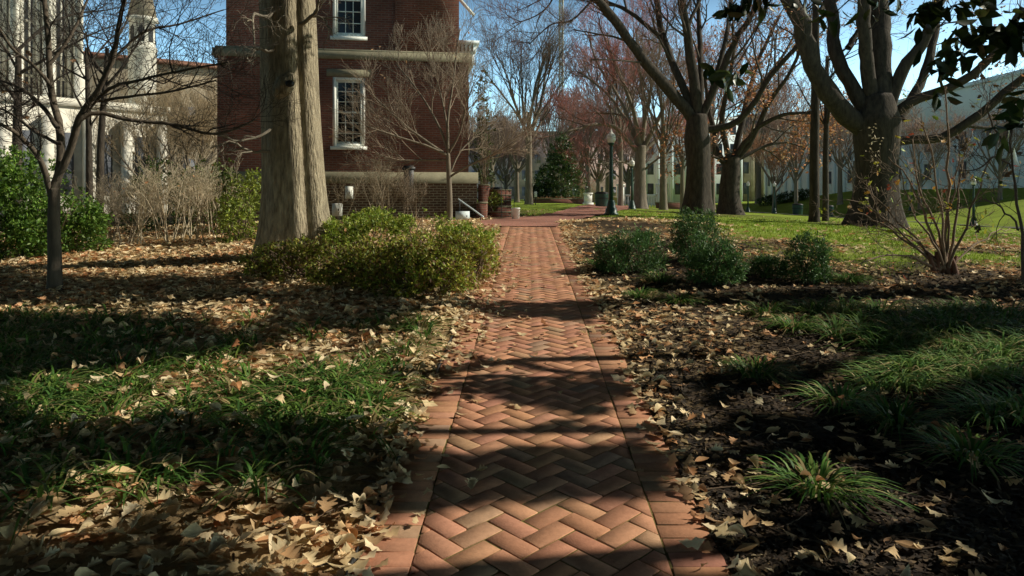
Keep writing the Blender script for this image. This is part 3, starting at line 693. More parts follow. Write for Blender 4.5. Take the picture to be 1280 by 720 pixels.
    L = [px_limb(p, Y, w, d, w1) for p, w, d, w1 in (
        ([(868, 152), (835, 110), (800, 72), (772, 30), (745, -5), (715, -50)], 16, -3, 8), ([(872, 150), (846, 92), (829, 45), (820, 0), (815, -45)], 11, 2, 6), ([(872, 152), (866, 90), (858, 40), (852, 0), (850, -50)], 15, -1, 8),
        ([(874, 150), (876, 100), (874, 50), (873, -20)], 9, 2.5, 5), ([(876, 150), (895, 105), (915, 60), (940, 15), (955, -30)], 11, -2, 5), ([(890, 112), (905, 60), (912, 20), (918, -35)], 7, 1.5, 4),
        ([(880, 162), (915, 156), (940, 132), (965, 92), (1000, 55), (1030, 20)], 9, -2.5, 4), ([(824, 45), (785, 14), (755, 0), (725, -20)], 6, 1.5, 3), ([(745, -5), (715, 25), (690, 30), (662, 55)], 3, -1.5, 1.2), ([(700, -40), (690, 0), (670, 20), (640, 30)], 3, -1, 1), ([(858, 40), (870, 10), (890, -30)], 5, 1, 3))]
    b0 = on(872, Y)
    tree('big dark spreading tree with low crotch behind the paired round bushes', b0, [b0-C(0, 0, .2), P(872, 245, Y), P(873, 200, Y), P(871, 165, Y), P(871, 143, Y)], [.62, .55, .53, .58, .42], L, prm, 'bark_dark', flare=.5, flute=.05, seed=9)

    # ---- reddish hazy tree behind the lamps
    Y = 49; red = C(.46, .17, .14); prm = dict(n=[6, 5, 4, 4], ang=[38, 40, 40, 42], len=[3.4, 2.0, 1.2, .7], rad=[.07, .035, .02, .012], col=[C(.17, .12, .095), C(.3, .15, .11), red, red*1.15], wob=.13, up=.3, rmin=.009)
    L = [px_limb(p, Y, w, d, w1) for p, w, d, w1 in (
        ([(797, 190), (770, 160), (745, 155), (705, 166)], 6, -3, 2), ([(799, 185), (782, 150), (760, 118), (725, 90)], 6, 3, 2), ([(800, 185), (792, 140), (775, 95), (755, 45)], 7, -2, 2), ([(802, 185), (806, 140), (800, 90), (795, 35)], 7, 2, 2),
        ([(804, 186), (822, 150), (840, 110), (850, 60)], 6, -2, 2), ([(805, 190), (830, 165), (850, 150), (880, 140)], 5, 3, 2), ([(799, 180), (775, 125), (745, 75), (735, 40)], 5, 4, 2), ([(801, 180), (812, 120), (825, 60), (820, 20)], 5, -4, 2), ([(800, 215), (785, 205), (770, 202), (750, 206)], 3, -2, 1.2), ([(803, 215), (820, 200), (838, 190), (860, 190)], 3, -2, 1.2))]
    b0 = on(800, Y)
    tree('wide reddish tree with hazy pink twigs behind the two green lamp posts', b0, [b0-C(0, 0, .2), P(800, 235, Y), P(800, 205, Y), P(801, 182, Y)], [.45, .40, .38, .36], L, prm, 'bark_grey', flare=.5, seed=3)

    # ---- tree with orange dead leaves
    Y = 38; prm = dict(n=[5, 5, 4], ang=[45, 45, 45], len=[2.6, 1.5, .9], rad=[.05, .026, .013], col=[C(.11, .085, .065), C(.19, .12, .085)], wob=.18, up=.15, rmin=.008)
    L = [px_limb(p, Y, w, d, w1) for p, w, d, w1 in (
        ([(908, 205), (896, 190), (893, 165), (885, 130), (880, 90)], 9, 2, 3), ([(912, 205), (905, 170), (903, 140), (912, 100), (920, 40)], 9, -1, 3), ([(916, 203), (930, 180), (948, 160), (975, 145), (1015, 140)], 8, -2, 3), ([(917, 200), (925, 165), (935, 120), (950, 70), (975, 20)], 9, 2, 3),
        ([(920, 200), (940, 175), (960, 130), (985, 95), (1005, 50)], 7, -3, 3), ([(917, 203), (950, 185), (980, 178), (1010, 185)], 5, 1, 2), ([(910, 205), (890, 195), (870, 195)], 4, -2, 2), ([(935, 120), (955, 100), (985, 60), (1010, 5)], 5, 2, 2))]
    b0 = on(913, Y)
    tree('gnarled tree holding clusters of orange dead leaves right of the spreading tree', b0, [b0-C(0, 0, .2), P(912, 240, Y), P(914, 215, Y), P(914, 196, Y)], [.58, .5, .5, .42], L, prm, 'bark_dark', flare=.45, seed=5,
         leafpal=np.array([(.55, .27, .14), (.48, .2, .09), (.6, .36, .2), (.4, .16, .08)]), leafn=4800, leafsize=.19, leaffilter=lambda p: (rng.random(len(p)) < np.clip(1.25-(p[:, 2]-4)*.11, .12, 1)))

    # ---- giant many-limbed tree
    Y = 24; prm = dict(n=[4, 5, 5], ang=[48, 45, 45], len=[2.0, 1.2, .7], rad=[.03, .016, .008], col=[C(.10, .08, .065), C(.19, .11, .085)], wob=.2, up=.15, rmin=.004, t0=.45)
    L = [px_limb(p, Y, w, d, w1) for p, w, d, w1 in (
        ([(1085, 165), (1050, 136), (1022, 98), (1008, 50), (992, 12), (965, -40)], 27, -1.2, 17), ([(1088, 145), (1058, 98), (1043, 60), (1040, 20), (1036, -40)], 19, 1.2, 13), ([(1092, 130), (1083, 80), (1081, 40), (1080, -20)], 18, -1, 14),
        ([(1101, 130), (1102, 70), (1099, 20), (1098, -50)], 28, .8, 22), ([(1112, 130), (1130, 86), (1155, 50), (1170, 10), (1182, -40)], 17, -1.5, 10), ([(1125, 148), (1150, 105), (1164, 62), (1172, 20)], 13, 1.5, 9),
        ([(1110, 150), (1140, 128), (1190, 107), (1228, 84), (1252, 52), (1280, 10)], 13, -2.5, 7), ([(1105, 178), (1140, 174), (1175, 172), (1205, 156), (1240, 130), (1280, 96), (1320, 66)], 12, -2, 8), ([(1060, 60), (1075, 35), (1085, 20)], 8, .5, 4), ([(1205, 156), (1240, 160), (1270, 150), (1300, 155)], 5, 1, 2), ([(1010, 60), (1000, 30), (1010, -10)], 6, -.5, 3))]
    b0 = on(1094, Y)
    tree('giant dark tree with many thick upswept limbs on the right lawn', b0, [b0-C(0, 0, .2), P(1096, 250, Y), P(1098, 210, Y), P(1096, 170, Y), P(1097, 140, Y), P(1098, 118, Y)], [.76, .66, .60, .68, .74, .42], L, prm, 'bark_dark', flare=.5, flute=.06, seed=12,
         leafpal=np.array([(.5, .22, .12), (.42, .18, .1), (.5, .34, .12)]), leafn=900, leafsize=.12)

    # ---- two straight trunks
    prm = dict(n=[4, 4, 3], ang=[55, 45, 45], len=[2.2, 1.2, .7], rad=[.03, .016, .008], col=[C(.10, .08, .065), C(.15, .10, .08)], wob=.14, up=.1, rmin=.005)
    for px, Y, w, lab, tp in ((1018, 27, 11, 'straight dark pole-like trunk left of the giant tree', 0), (1032, 29, 7, 'thinner straight trunk beside the pole-like one', 110)):
        b0 = on(px, Y); r = w*Y/F/2; top = P(px+2, tp-40, Y)
        tree(lab, b0, [b0-C(0, 0, .1), P(px, 200, Y), P(px+1, 120+tp*.3, Y), top], [r*1.15, r, r*.85, r*.6], autolimbs(top, None, 6, 3., r*.5, 55, zj=3.), prm, 'bark_dark', flare=.3)

    # ---- middle-distance bare trees
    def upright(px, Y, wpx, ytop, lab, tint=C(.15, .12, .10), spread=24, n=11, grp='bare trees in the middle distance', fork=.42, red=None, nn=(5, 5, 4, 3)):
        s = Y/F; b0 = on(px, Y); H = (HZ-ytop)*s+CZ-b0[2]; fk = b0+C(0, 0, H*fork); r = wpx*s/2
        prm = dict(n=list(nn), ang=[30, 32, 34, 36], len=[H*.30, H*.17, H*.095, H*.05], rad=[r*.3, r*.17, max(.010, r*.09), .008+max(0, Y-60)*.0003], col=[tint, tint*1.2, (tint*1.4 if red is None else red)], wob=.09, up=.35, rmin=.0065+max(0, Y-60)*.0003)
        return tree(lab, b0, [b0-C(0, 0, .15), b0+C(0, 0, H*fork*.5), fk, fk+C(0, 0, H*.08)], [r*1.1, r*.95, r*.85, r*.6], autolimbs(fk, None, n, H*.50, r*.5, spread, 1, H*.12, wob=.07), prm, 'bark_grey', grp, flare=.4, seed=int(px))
    upright(661, 52, 9, 25, 'upright vase shaped bare tree on the small lawn at the end of the path', C(.16, .13, .105), 30, 13)
    upright(646, 72, 6, 150, 'smaller bare tree just left of the vase shaped tree', C(.18, .13, .11), 45, 9)
    upright(829, 44, 9, 60, 'slim grey tree between the reddish tree and the spreading tree', C(.2, .15, .11), 30, 9)
    upright(776, 62, 6, 20, 'thin pale bare tree just right of the near lamp post', C(.24, .19, .16), 22, 9, red=C(.33, .19, .16))
    upright(853, 52, 6, 120, 'thin grey forked tree seen left of the spreading tree trunk', C(.2, .17, .15), 30, 9)
    upright(735, 95, 6, 110, 'distant hazy bare tree above the white pedestal', C(.26, .2, .18), 45, 11, red=C(.36, .22, .19))
    upright(690, 85, 6, 115, 'distant bare tree rising behind the dark evergreen', C(.24, .18, .16), 40, 11, red=C(.38, .2, .17))
    upright(615, 80, 6, 140, 'distant bare tree beside the steps of the brick building', C(.22, .16, .13), 40, 9)
    upright(968, 80, 5, 150, 'small distant tree with rusty haze behind the pair of far lamps', C(.25, .16, .1), 50, 12, red=C(.45, .23, .12), fork=.3)
    upright(948, 100, 7, 95, 'distant hazy tree between the orange leaved tree and the far lamps', C(.24, .18, .16), 40, 11, red=C(.34, .2, .16))
    upright(760, 110, 7, 60, 'farthest hazy pinkish tree behind the near lamp globe', C(.28, .2, .18), 40, 12, red=C(.42, .24, .22))
    upright(890, 90, 7, 40, 'distant hazy tree seen right of the spreading tree trunk', C(.26, .2, .17), 35, 12, red=C(.36, .22, .18))
    upright(1050, 75, 6, 120, 'distant bare tree seen left of the giant trunk', C(.2, .16, .14), 40, 9)
    hz = 'hazy far trees before the long brick hall'
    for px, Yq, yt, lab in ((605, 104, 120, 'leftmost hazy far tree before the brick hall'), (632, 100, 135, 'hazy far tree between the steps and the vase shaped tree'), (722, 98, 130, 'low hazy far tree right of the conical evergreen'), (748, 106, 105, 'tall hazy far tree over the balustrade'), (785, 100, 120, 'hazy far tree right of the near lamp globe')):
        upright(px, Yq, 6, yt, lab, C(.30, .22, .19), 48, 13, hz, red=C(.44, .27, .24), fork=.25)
    for px, Yq, yt, lab in ((995, 70, 90, 'rusty twigged tree left of the straight trunks'), (1068, 66, 100, 'bare tree half hidden by the giant trunk'), (1150, 58, 130, 'thin bare tree before the columned building'), (1250, 56, 120, 'bare tree before the columned building at the right border')):
        upright(px, Yq, 5, yt, lab, C(.24, .18, .14), 40, 11, 'bare trees by the right lawn', red=C(.36, .22, .16), fork=.3)
    upright(185, 40, 8, 95, 'tan bare tree before the stone hall left of the brick building', C(.32, .25, .16), 45, 12, 'tan trees by the stone hall', red=C(.42, .32, .19), fork=.3)
    upright(240, 36, 8, 85, 'tan bare tree nearest the corner of the brick building', C(.34, .26, .16), 50, 13, 'tan trees by the stone hall', red=C(.45, .34, .2), fork=.25)
    upright(215, 46, 7, 70, 'tan bare tree between the other two before the stone hall', C(.3, .23, .15), 45, 12, 'tan trees by the stone hall', red=C(.42, .31, .19), fork=.3)

def norm_rows(v): return v/(np.linalg.norm(v, axis=1, keepdims=True)+1e-9)
def bush(name, label, cat, blobs, n, size, pal, matk='greenleaf', tmpl=RH, group=None, fill=.35, stems=0, up=.5, stemcol=C(.2, .14, .09), lump=.28):
    """blobs: (x,y,z,rx,ry,rz) ellipsoids; leaves spread through the outer volume with lumps and gaps"""
    blobs = np.array(blobs, float); x0, y0 = blobs[:, 0].mean(), blobs[:, 1].mean()
    t = thing(name, label, cat, (x0, y0, tz(x0, y0)), 0, group)
    ex = []
    for e in blobs:                      # side shoots that break the outline
        for q in range(7):
            dr = norm(rng.normal(0, 1, 3)*C(1, 1, .8)+C(0, 0, .35)); f = rng.uniform(.2, .42); ex.append((*(e[:3]+dr*e[3:]*rng.uniform(.7, .95)), *(e[3:]*f*C(1, 1, rng.uniform(.8, 1.3)))))
    allb = np.concatenate([blobs, np.array(ex)])
    per = 9; nc = n//per; w = (allb[:, 3]*allb[:, 4]*allb[:, 5])**.67; k = rng.choice(len(allb), nc, p=w/w.sum()); B = allb[k]
    d = rng.normal(0, 1, (nc, 3)); d /= np.linalg.norm(d, axis=1, keepdims=True)
    a = np.arctan2(d[:, 1], d[:, 0])*1.6; lm = fbm(a*2+k*7.3, d[:, 2]*3.2+k*3.1, 3); rr = (1-fill*rng.random(nc)**1.5)*(1+lump*2*(lm-.5))
    cpos = B[:, :3]+d*B[:, 3:]*rr[:, None]
    hole = .07*(size > .06)+fbm(cpos[:, 0]/(size*9)+3, cpos[:, 2]/(size*9)+cpos[:, 1]/(size*11), 2); kp = hole > .31
    cpos, d = cpos[kp], d[kp]; nc = len(cpos); tint = rng.uniform(.65, 1.3, nc)
    pos = np.repeat(cpos, per, 0)+rng.normal(0, size*.35, (nc*per, 3)); tint = np.repeat(tint, per); dk = np.repeat(d, per, 0); n = len(pos)
    g = terr(pos[:, 0], pos[:, 1]); ok = (pos[:, 2] > g+.02); pos, d, tint = pos[ok], dk[ok], tint[ok]; n = len(pos)
    dd = norm_rows(d+C(0, 0, up))*.8+rng.normal(0, .75, (n, 3))
    sh = tint*(.7+.6*fbm(pos[:, 0]*4, pos[:, 2]*4+pos[:, 1]*3, 2))
    b = MB(); b.scatter(tmpl[0], tmpl[1], pos, dir_mats(dd, rng.normal(0, .7, n)), (size*rng.uniform(.6, 1.25, n))[:, None], pal[rng.integers(0, len(pal), n)]*(sh*rng.uniform(.75, 1.2, n))[:, None])
    b.build('foliage', M[matk], t)
    sb = MB()
    for q in range(stems or 10*len(blobs)):
        e = blobs[rng.integers(len(blobs))]; dr = rng.normal(0, 1, 3); dr[2] = abs(dr[2])+.3; dr = norm(dr); tip = e[:3]+dr*e[3:]*.93; bx = e[0]+rng.normal(0, e[3]*.22); by = e[1]+rng.normal(0, e[4]*.22); p0 = np.array([bx, by, tz(bx, by)-.02])
        m = (p0+tip)/2+rng.normal(0, .05, 3)*e[3]; c = smooth([p0, m, tip], 6); sb.tube(c, np.linspace(.011, .004, 6), 4, stemcol)
    sb.build('stems', M['twig'], t)
    return t
def eb(px, pyb, pyt, wpx, Y, ry=None, sink=.0):
    """ellipsoid for a bush sighted at depth Y, base on the ground"""
    s = Y/F; x = (px-CXP)*s; top = CZ-(pyt-HZ)*s; g = tz(x, Y); h = top-g
    return (x, Y, g+h*.42, wpx*s/2, ry or wpx*s/2*.8, h*.58)

def shrubs():
    AZ = np.array([(.38, .41, .05), (.27, .34, .04), (.50, .48, .08), (.17, .23, .03), (.30, .20, .05), (.19, .10, .045)])
    bush('azalea_bush', 'broad yellow-green azalea with sunlit side bordering the brick path', 'bush', [eb(545, 372, 290, 150, 8.9, .7), eb(500, 375, 315, 130, 8.4, .5), eb(585, 372, 303, 75, 9.2, .6), eb(540, 384, 330, 120, 8.1, .4)], 27000, .046, AZ, fill=.45, stems=120)
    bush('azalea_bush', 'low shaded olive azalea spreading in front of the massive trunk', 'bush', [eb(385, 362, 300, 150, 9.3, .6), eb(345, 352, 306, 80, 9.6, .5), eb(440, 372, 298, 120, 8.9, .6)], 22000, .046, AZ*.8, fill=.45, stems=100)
    LG = np.array([(.38, .45, .06), (.26, .37, .05), (.17, .26, .04), (.42, .44, .09)])
    bush('azalea_bush', 'bright lime topped bush behind the azaleas at the foot of the wall', 'bush', [eb(470, 330, 262, 110, 11.5, .6), eb(530, 330, 266, 90, 11.8, .6), eb(430, 325, 272, 60, 11.2, .5), eb(585, 330, 280, 80, 11.6, .5)], 24000, .05, LG, fill=.4)
    LS = np.array([(.10, .20, .03), (.14, .26, .035), (.055, .12, .02), (.20, .31, .05)])
    bush('evergreen_shrub', 'tall bright green shrub at the far left behind the forked tree', 'bush', [eb(15, 312, 188, 130, 12.6, 1.), eb(70, 308, 232, 100, 12.8, .8), eb(-40, 315, 200, 110, 12.4, 1.), eb(95, 302, 258, 60, 13, .5)], 34000, .07, LS, fill=.45)
    DG = np.array([(.045, .085, .02), (.06, .11, .025), (.03, .06, .015), (.11, .15, .03)])
    bush('evergreen_shrub', 'dark rounded evergreen behind the bare tan shrub', 'bush', [eb(203, 300, 200, 62, 17.2, .8), eb(175, 300, 225, 40, 17.5, .6)], 5000, .07, DG)
    bush('evergreen_shrub', 'olive rounded evergreen between the dark one and the massive trunk', 'bush', [eb(262, 300, 200, 70, 16.5, .8), eb(285, 300, 215, 50, 16.2, .6)], 6000, .07, np.array([(.10, .14, .025), (.14, .18, .03), (.07, .10, .02)]))
    bush('evergreen_shrub', 'yellow-green leafy shrub at the left foot of the massive trunk', 'bush', [eb(312, 298, 222, 60, 14.3, .7), eb(295, 300, 240, 45, 14.0, .5)], 5500, .07, np.array([(.28, .35, .05), (.35, .40, .07), (.15, .21, .04)]))
    YW = np.array([(.07, .16, .045), (.095, .20, .055), (.04, .10, .03), (.14, .25, .065)])
    g = 'dark round bushes in the right bed'
    NEED = (np.array([(0, 0, 0), (.5, .12, .03), (1, 0, -.02), (.5, -.12, .03)]), RH[1])
    bush('round_bush', 'left spreading dark round bush nearest the brick path', 'bush', [eb(792, 340, 288, 92, 9.9, .45), eb(765, 338, 295, 46, 9.7, .35)], 9000, .055, YW, tmpl=NEED, group=g, fill=.5)
    bush('round_bush', 'taller dark bush at the back of the pair by the spreading tree', 'bush', [eb(873, 338, 262, 62, 10.8, .4), eb(868, 338, 280, 50, 10.6, .4)], 9000, .055, YW, tmpl=NEED, group=g, fill=.5)
    bush('round_bush', 'front dark bush of the pair with a rounded sunlit top', 'bush', [eb(893, 357, 295, 68, 8.8, .4), eb(905, 356, 305, 50, 8.7, .3)], 9000, .055, YW, tmpl=NEED, group=g, fill=.5)
    bush('round_bush', 'small upright dark bush standing alone toward the thorny shrub', 'bush', [eb(1010, 354, 292, 54, 9.0, .28)], 6500, .05, YW, tmpl=NEED, group=g, fill=.5)
    bush('round_bush', 'flattest low bush tucked between the pair and the lone one', 'bush', [eb(960, 348, 322, 52, 9.3, .25)], 4000, .05, YW, tmpl=NEED, group=g, fill=.5)
    EV = np.array([(.075, .14, .035), (.05, .10, .025), (.12, .19, .05), (.03, .065, .02)])
    bush('evergreen_tree', 'conical green evergreen at the far end of the path', 'tree', [eb(703, 250, 195, 60, 68, 2.), eb(702, 245, 172, 36, 68, 1.3), eb(704, 240, 160, 18, 68, .8)], 9000, .24, EV, matk='waxleaf', fill=.45)
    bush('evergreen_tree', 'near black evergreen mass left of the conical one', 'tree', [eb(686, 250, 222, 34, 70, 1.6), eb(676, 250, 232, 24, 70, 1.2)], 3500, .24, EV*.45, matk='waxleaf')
    bush('clipped_hedge', 'low rusty clipped hedge below the conical evergreen', 'hedge', [eb(680, 254, 248, 30, 64, .8), eb(703, 254, 248, 34, 64, .8), eb(722, 254, 248, 26, 64, .8)], 3500, .16, np.array([(.28, .13, .06), (.2, .13, .05), (.33, .19, .08)]))
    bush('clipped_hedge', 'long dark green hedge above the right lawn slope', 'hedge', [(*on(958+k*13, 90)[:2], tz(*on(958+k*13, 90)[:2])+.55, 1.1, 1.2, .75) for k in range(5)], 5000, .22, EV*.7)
    for x, y, h, w, lab in ((-10, -8, 9, 3.4, 'unseen dark evergreen added to block sky light behind the viewer to the left'), (-2.5, -11, 10, 3.6, 'unseen dark evergreen added to block sky light straight behind the viewer'), (6, -10, 9, 3.6, 'unseen dark evergreen added to block sky light behind the viewer to the right'), (-19, 1, 8, 3.2, 'unseen dark evergreen added to block sky light beyond the left border of the litter bed'), (14, -8, 9, 3.4, 'unseen dark evergreen added to block sky light behind the magnolia trunk'), (-11.5, 4, 9, 3., 'unseen dark evergreen added to block sky light beside the litter bed out to the left'), (-15.5, 9.5, 9, 3.2, 'unseen dark evergreen added to block sky light left of the forked tree')):
        g0 = tz(x, y); bush('evergreen_tree', lab, 'tree', [(x, y, g0+h*.35, w, w, h*.42), (x, y, g0+h*.65, w*.7, w*.7, h*.35)], 6000, .34, EV*.8, matk='waxleaf', fill=.5)  # unseen evergreens added out of view to cut low sky light
    HL = np.array([(.09, .12, .04), (.13, .15, .05), (.06, .08, .03)])
    bush('climbing_vine', 'loose green climbing vine up the right corner of the brick building', 'vine', [(-.93, 24.5, 4.2, .32, .6, 1.0), (-.95, 24.8, 2.7, .42, .7, 1.1), (-.85, 24.2, 1.7, .4, .6, .8), (-1.0, 25.2, 5.3, .22, .4, .5)], 1500, .12, HL, fill=.8, lump=.6)
    bush('ivy_clump', 'small green ivy clump spilling over the brick steps', 'ivy', [(-.62, 21.9, 1.35, .28, .35, .28)], 900, .07, LG*.8)

    # bare tan shrub
    def canes(label, name, px0, px1, Y, pyt, n, tint, rad=.011, cat='bush', side=5, lean=.25, leafn=0, leafpal=None, ls=.07):
        x0, x1 = (px0-CXP)*Y/F, (px1-CXP)*Y/F; xm = (x0+x1)/2; t = thing(name, label, cat, (xm, Y, tz(xm, Y))); b = MB(); tips = []
        prm = dict(n=[side, 4, 3], ang=[32, 35, 40], len=[.6, .34, .2], rad=[rad*.6, rad*.4, rad*.28], col=[tint], wob=.13, up=.35, rmin=.003)
        for k in range(n):
            x = rng.uniform(x0, x1); y = Y+rng.normal(0, .35); g = tz(x, y); h = (CZ-(pyt-HZ)*Y/F-g)*rng.uniform(.65, 1.05)
            c = curve((x, y, g-.03), (rng.normal(0, lean), rng.normal(0, lean), 1), h, 7, .09, .02); rr = np.linspace(rad, rad*.4, 7)*rng.uniform(.7, 1.2); b.tube(c, rr, 5, tint*rng.uniform(.8, 1.2)); spray(b, c, rr, 0, prm, tips)
        b.build('stems', M['twig'], t)
        if leafn:
            Q = np.array([q[0] for q in tips]); lb = MB(); leaves_at(lb, Q[rng.integers(0, len(Q), leafn)], ls, leafpal, LOBF[1]); lb.build('leaves', M['litter'], t)
    canes('wide bare shrub of pale tan stems behind the leaf litter', 'bare_shrub', 165, 285, 14.6, 216, 34, C(.66, .55, .38), .014, leafn=40, leafpal=np.array([(.4, .2, .1), (.45, .28, .14)]))
    canes('smaller darker bare shrub left of the wide tan one', 'bare_shrub', 122, 168, 14.2, 240, 12, C(.38, .31, .22), .011)
    canes('thin bare shrub against the basement of the brick building', 'bare_shrub', 412, 500, 17.5, 212, 16, C(.34, .27, .18), .012)
    canes('low bare shrub beside the dark downpipe of the brick building', 'bare_shrub', 500, 530, 17.8, 228, 7, C(.3, .23, .16), .012)

    # thorny bare shrub on the right
    Y = 9.6; bx, by = (1180-CXP)*Y/F, Y; g = tz(bx, by); t = thing('thorny_shrub', 'bare thorny shrub of arching canes with a few yellow leaves on the right', 'bush', (bx, by, g)); b = MB(); tips = []
    st = MB()
    for k in range(9): st.tube(curve((bx+rng.normal(0, .07), by+rng.normal(0, .07), g-.05), (rng.normal(0, .25), rng.normal(0, .2), 1), .36, 5, .1), np.linspace(.045, .022, 5), 7, C(.20, .10, .065)*rng.uniform(.7, 1.2))
    st.build('stump', M['twig'], t, smooth=True)
    prm = dict(n=[5, 4, 3], ang=[48, 48, 45], len=[.55, .3, .16], rad=[.007, .0045, .003], col=[C(.30, .22, .16), C(.34, .25, .17)], wob=.2, up=.15, rmin=.0022)
    for pl, w in (([(1178, 335), (1150, 305), (1120, 290), (1090, 285)], 4), ([(1178, 335), (1140, 295), (1105, 258), (1085, 235)], 4), ([(1180, 330), (1160, 280), (1135, 225), (1110, 195)], 4), ([(1182, 330), (1184, 270), (1186, 200), (1184, 150), (1180, 110)], 5), ([(1176, 335), (1130, 300), (1085, 270), (1060, 268)], 4), ([(1180, 335), (1172, 285), (1150, 240), (1140, 175)], 4),
                  ([(1184, 335), (1205, 290), (1220, 240), (1240, 200)], 4), ([(1184, 335), (1196, 270), (1200, 215), (1215, 160)], 4), ([(1184, 335), (1215, 310), (1240, 290), (1262, 285)], 3), ([(1176, 338), (1140, 322), (1105, 320), (1075, 330)], 4), ([(1180, 335), (1165, 300), (1140, 265), (1125, 215)], 3.5), ([(1182, 330), (1176, 260), (1165, 200), (1150, 140)], 3.5), ([(1178, 335), (1120, 285), (1080, 255), (1050, 250)], 3), ([(1182, 332), (1190, 250), (1200, 190)], 3.5)):
        c, r0, r1 = px_limb(pl, Y, w, rng.uniform(-.8, .8)); cc = smooth(c, 12)+rng.normal(0, .012, (12, 3)); rr = np.linspace(r0, r1*.5, 12); b.tube(cc, rr, 6, C(.30, .21, .14)*rng.uniform(.7, 1.2)); spray(b, cc, rr, 0, prm, tips)
    b.build('canes', M['twig'], t)
    Q = np.array([q[0] for q in tips]); lb = MB(); leaves_at(lb, Q[rng.integers(0, len(Q), 130)], .09, np.array([(.50, .55, .05), (.62, .58, .06), (.60, .32, .06), (.30, .42, .05), (.45, .10, .05)]), LOBF[0]); leaves_at(lb, P(1093, 178, Y-.3)+rng.normal(0, .09, (40, 3))*C(.7, .7, 1.6), .05, np.array([(.7, .62, .42), (.6, .5, .3)]), RH); lb.build('leaves', M['greenleaf'], t)
    # wiry vine at the right border
    Y = 8.2; b0 = on(1282, Y); t = thing('wiry_vine', 'wiry bare vine with dark curled leaves at the far right border', 'vine', b0); b = MB(); tips = []
    prm = dict(n=[5, 4, 3], ang=[50, 48, 45], len=[.5, .3, .16], rad=[.007, .0045, .003], col=[C(.16, .12, .09)], wob=.25, up=.1, rmin=.0022)
    for pl, w in (([(1282, 352), (1278, 300), (1270, 240), (1262, 190), (1270, 140)], 5), ([(1276, 290), (1255, 262), (1230, 250), (1212, 258)], 3), ([(1265, 210), (1245, 195), (1225, 210), (1195, 215)], 3), ([(1264, 190), (1250, 170), (1235, 140), (1240, 110)], 3), ([(1282, 350), (1290, 280), (1284, 200), (1292, 120)], 5)):
        c, r0, r1 = px_limb(pl, Y, w, rng.uniform(-.4, .4)); cc = smooth(c, 12)+rng.normal(0, .012, (12, 3)); rr = np.linspace(r0, r1*.5, 12); b.tube(cc, rr, 6, C(.18, .13, .1)); spray(b, cc, rr, 0, prm, tips)
    b.build('stems', M['twig'], t); lb = MB(); Q = np.array([q[0] for q in tips])
    leaves_at(lb, Q[rng.integers(0, len(Q), 40)], .09, np.array([(.10, .07, .05), (.16, .09, .05), (.08, .10, .03), (.3, .16, .05)]), LOBF[2]); lb.build('leaves', M['litter'], t)

# ------------------------------------------------------------------ the magnolia whose shade covers the foreground
LIT = [  # sunlit patches on the ground, sighted (x, y, half width, half height)
    (150, 318, 330, 26), (640, 322, 400, 50), (1000, 318, 330, 40), (660, 356, 110, 20), (110, 391, 150, 5), (285, 395, 40, 18), (560, 405, 60, 14),
    (650, 437, 125, 36), (520, 455, 80, 34), (430, 470, 130, 44), (300, 490, 130, 40), (480, 515, 85, 30), (370, 520, 130, 20), (70, 512, 90, 28), (170, 500, 70, 26),
    (75, 645, 54, 42), (175, 615, 46, 20), (300, 615, 28, 13), (420, 692, 70, 48), (335, 690, 44, 34), (250, 660, 22, 16),
    (575, 546, 75, 18), (560, 508, 60, 11), (690, 552, 62, 7), (655, 522, 50, 4), (782, 503, 26, 5), (790, 522, 30, 5), (800, 536, 30, 4), (812, 544, 30, 5), (845, 560, 30, 6),
    (600, 655, 90, 12), (745, 655, 90, 14), (850, 650, 60, 20), (690, 690, 110, 20), (490, 690, 60, 40), (870, 690, 60, 26), (780, 672, 60, 16),
    (790, 420, 50, 34), (812, 470, 36, 26), (850, 520, 30, 34), (870, 400, 70, 18), (950, 420, 100, 16), (890, 455, 60, 11), (1010, 440, 60, 13), (975, 505, 50, 13), (865, 560, 44, 15), (1110, 480, 80, 16), (1210, 455, 80, 20), (1025, 600, 44, 30), (1120, 640, 52, 22), (1120, 705, 90, 18), (905, 690, 30, 28), (960, 690, 32, 24), (1200, 560, 36, 15), (905, 605, 28, 34), (1150, 385, 120, 10)]
def lit_at(px, py):
    for cx, cy, a, b_ in LIT:
        if ((px-cx)/(a*1.08+6))**2+((py-cy)/(b_*1.12+3))**2 < 1: return True
    return False
MAGPAL = np.array([(.035, .075, .02), (.05, .10, .025), (.025, .05, .015), (.09, .13, .03)])
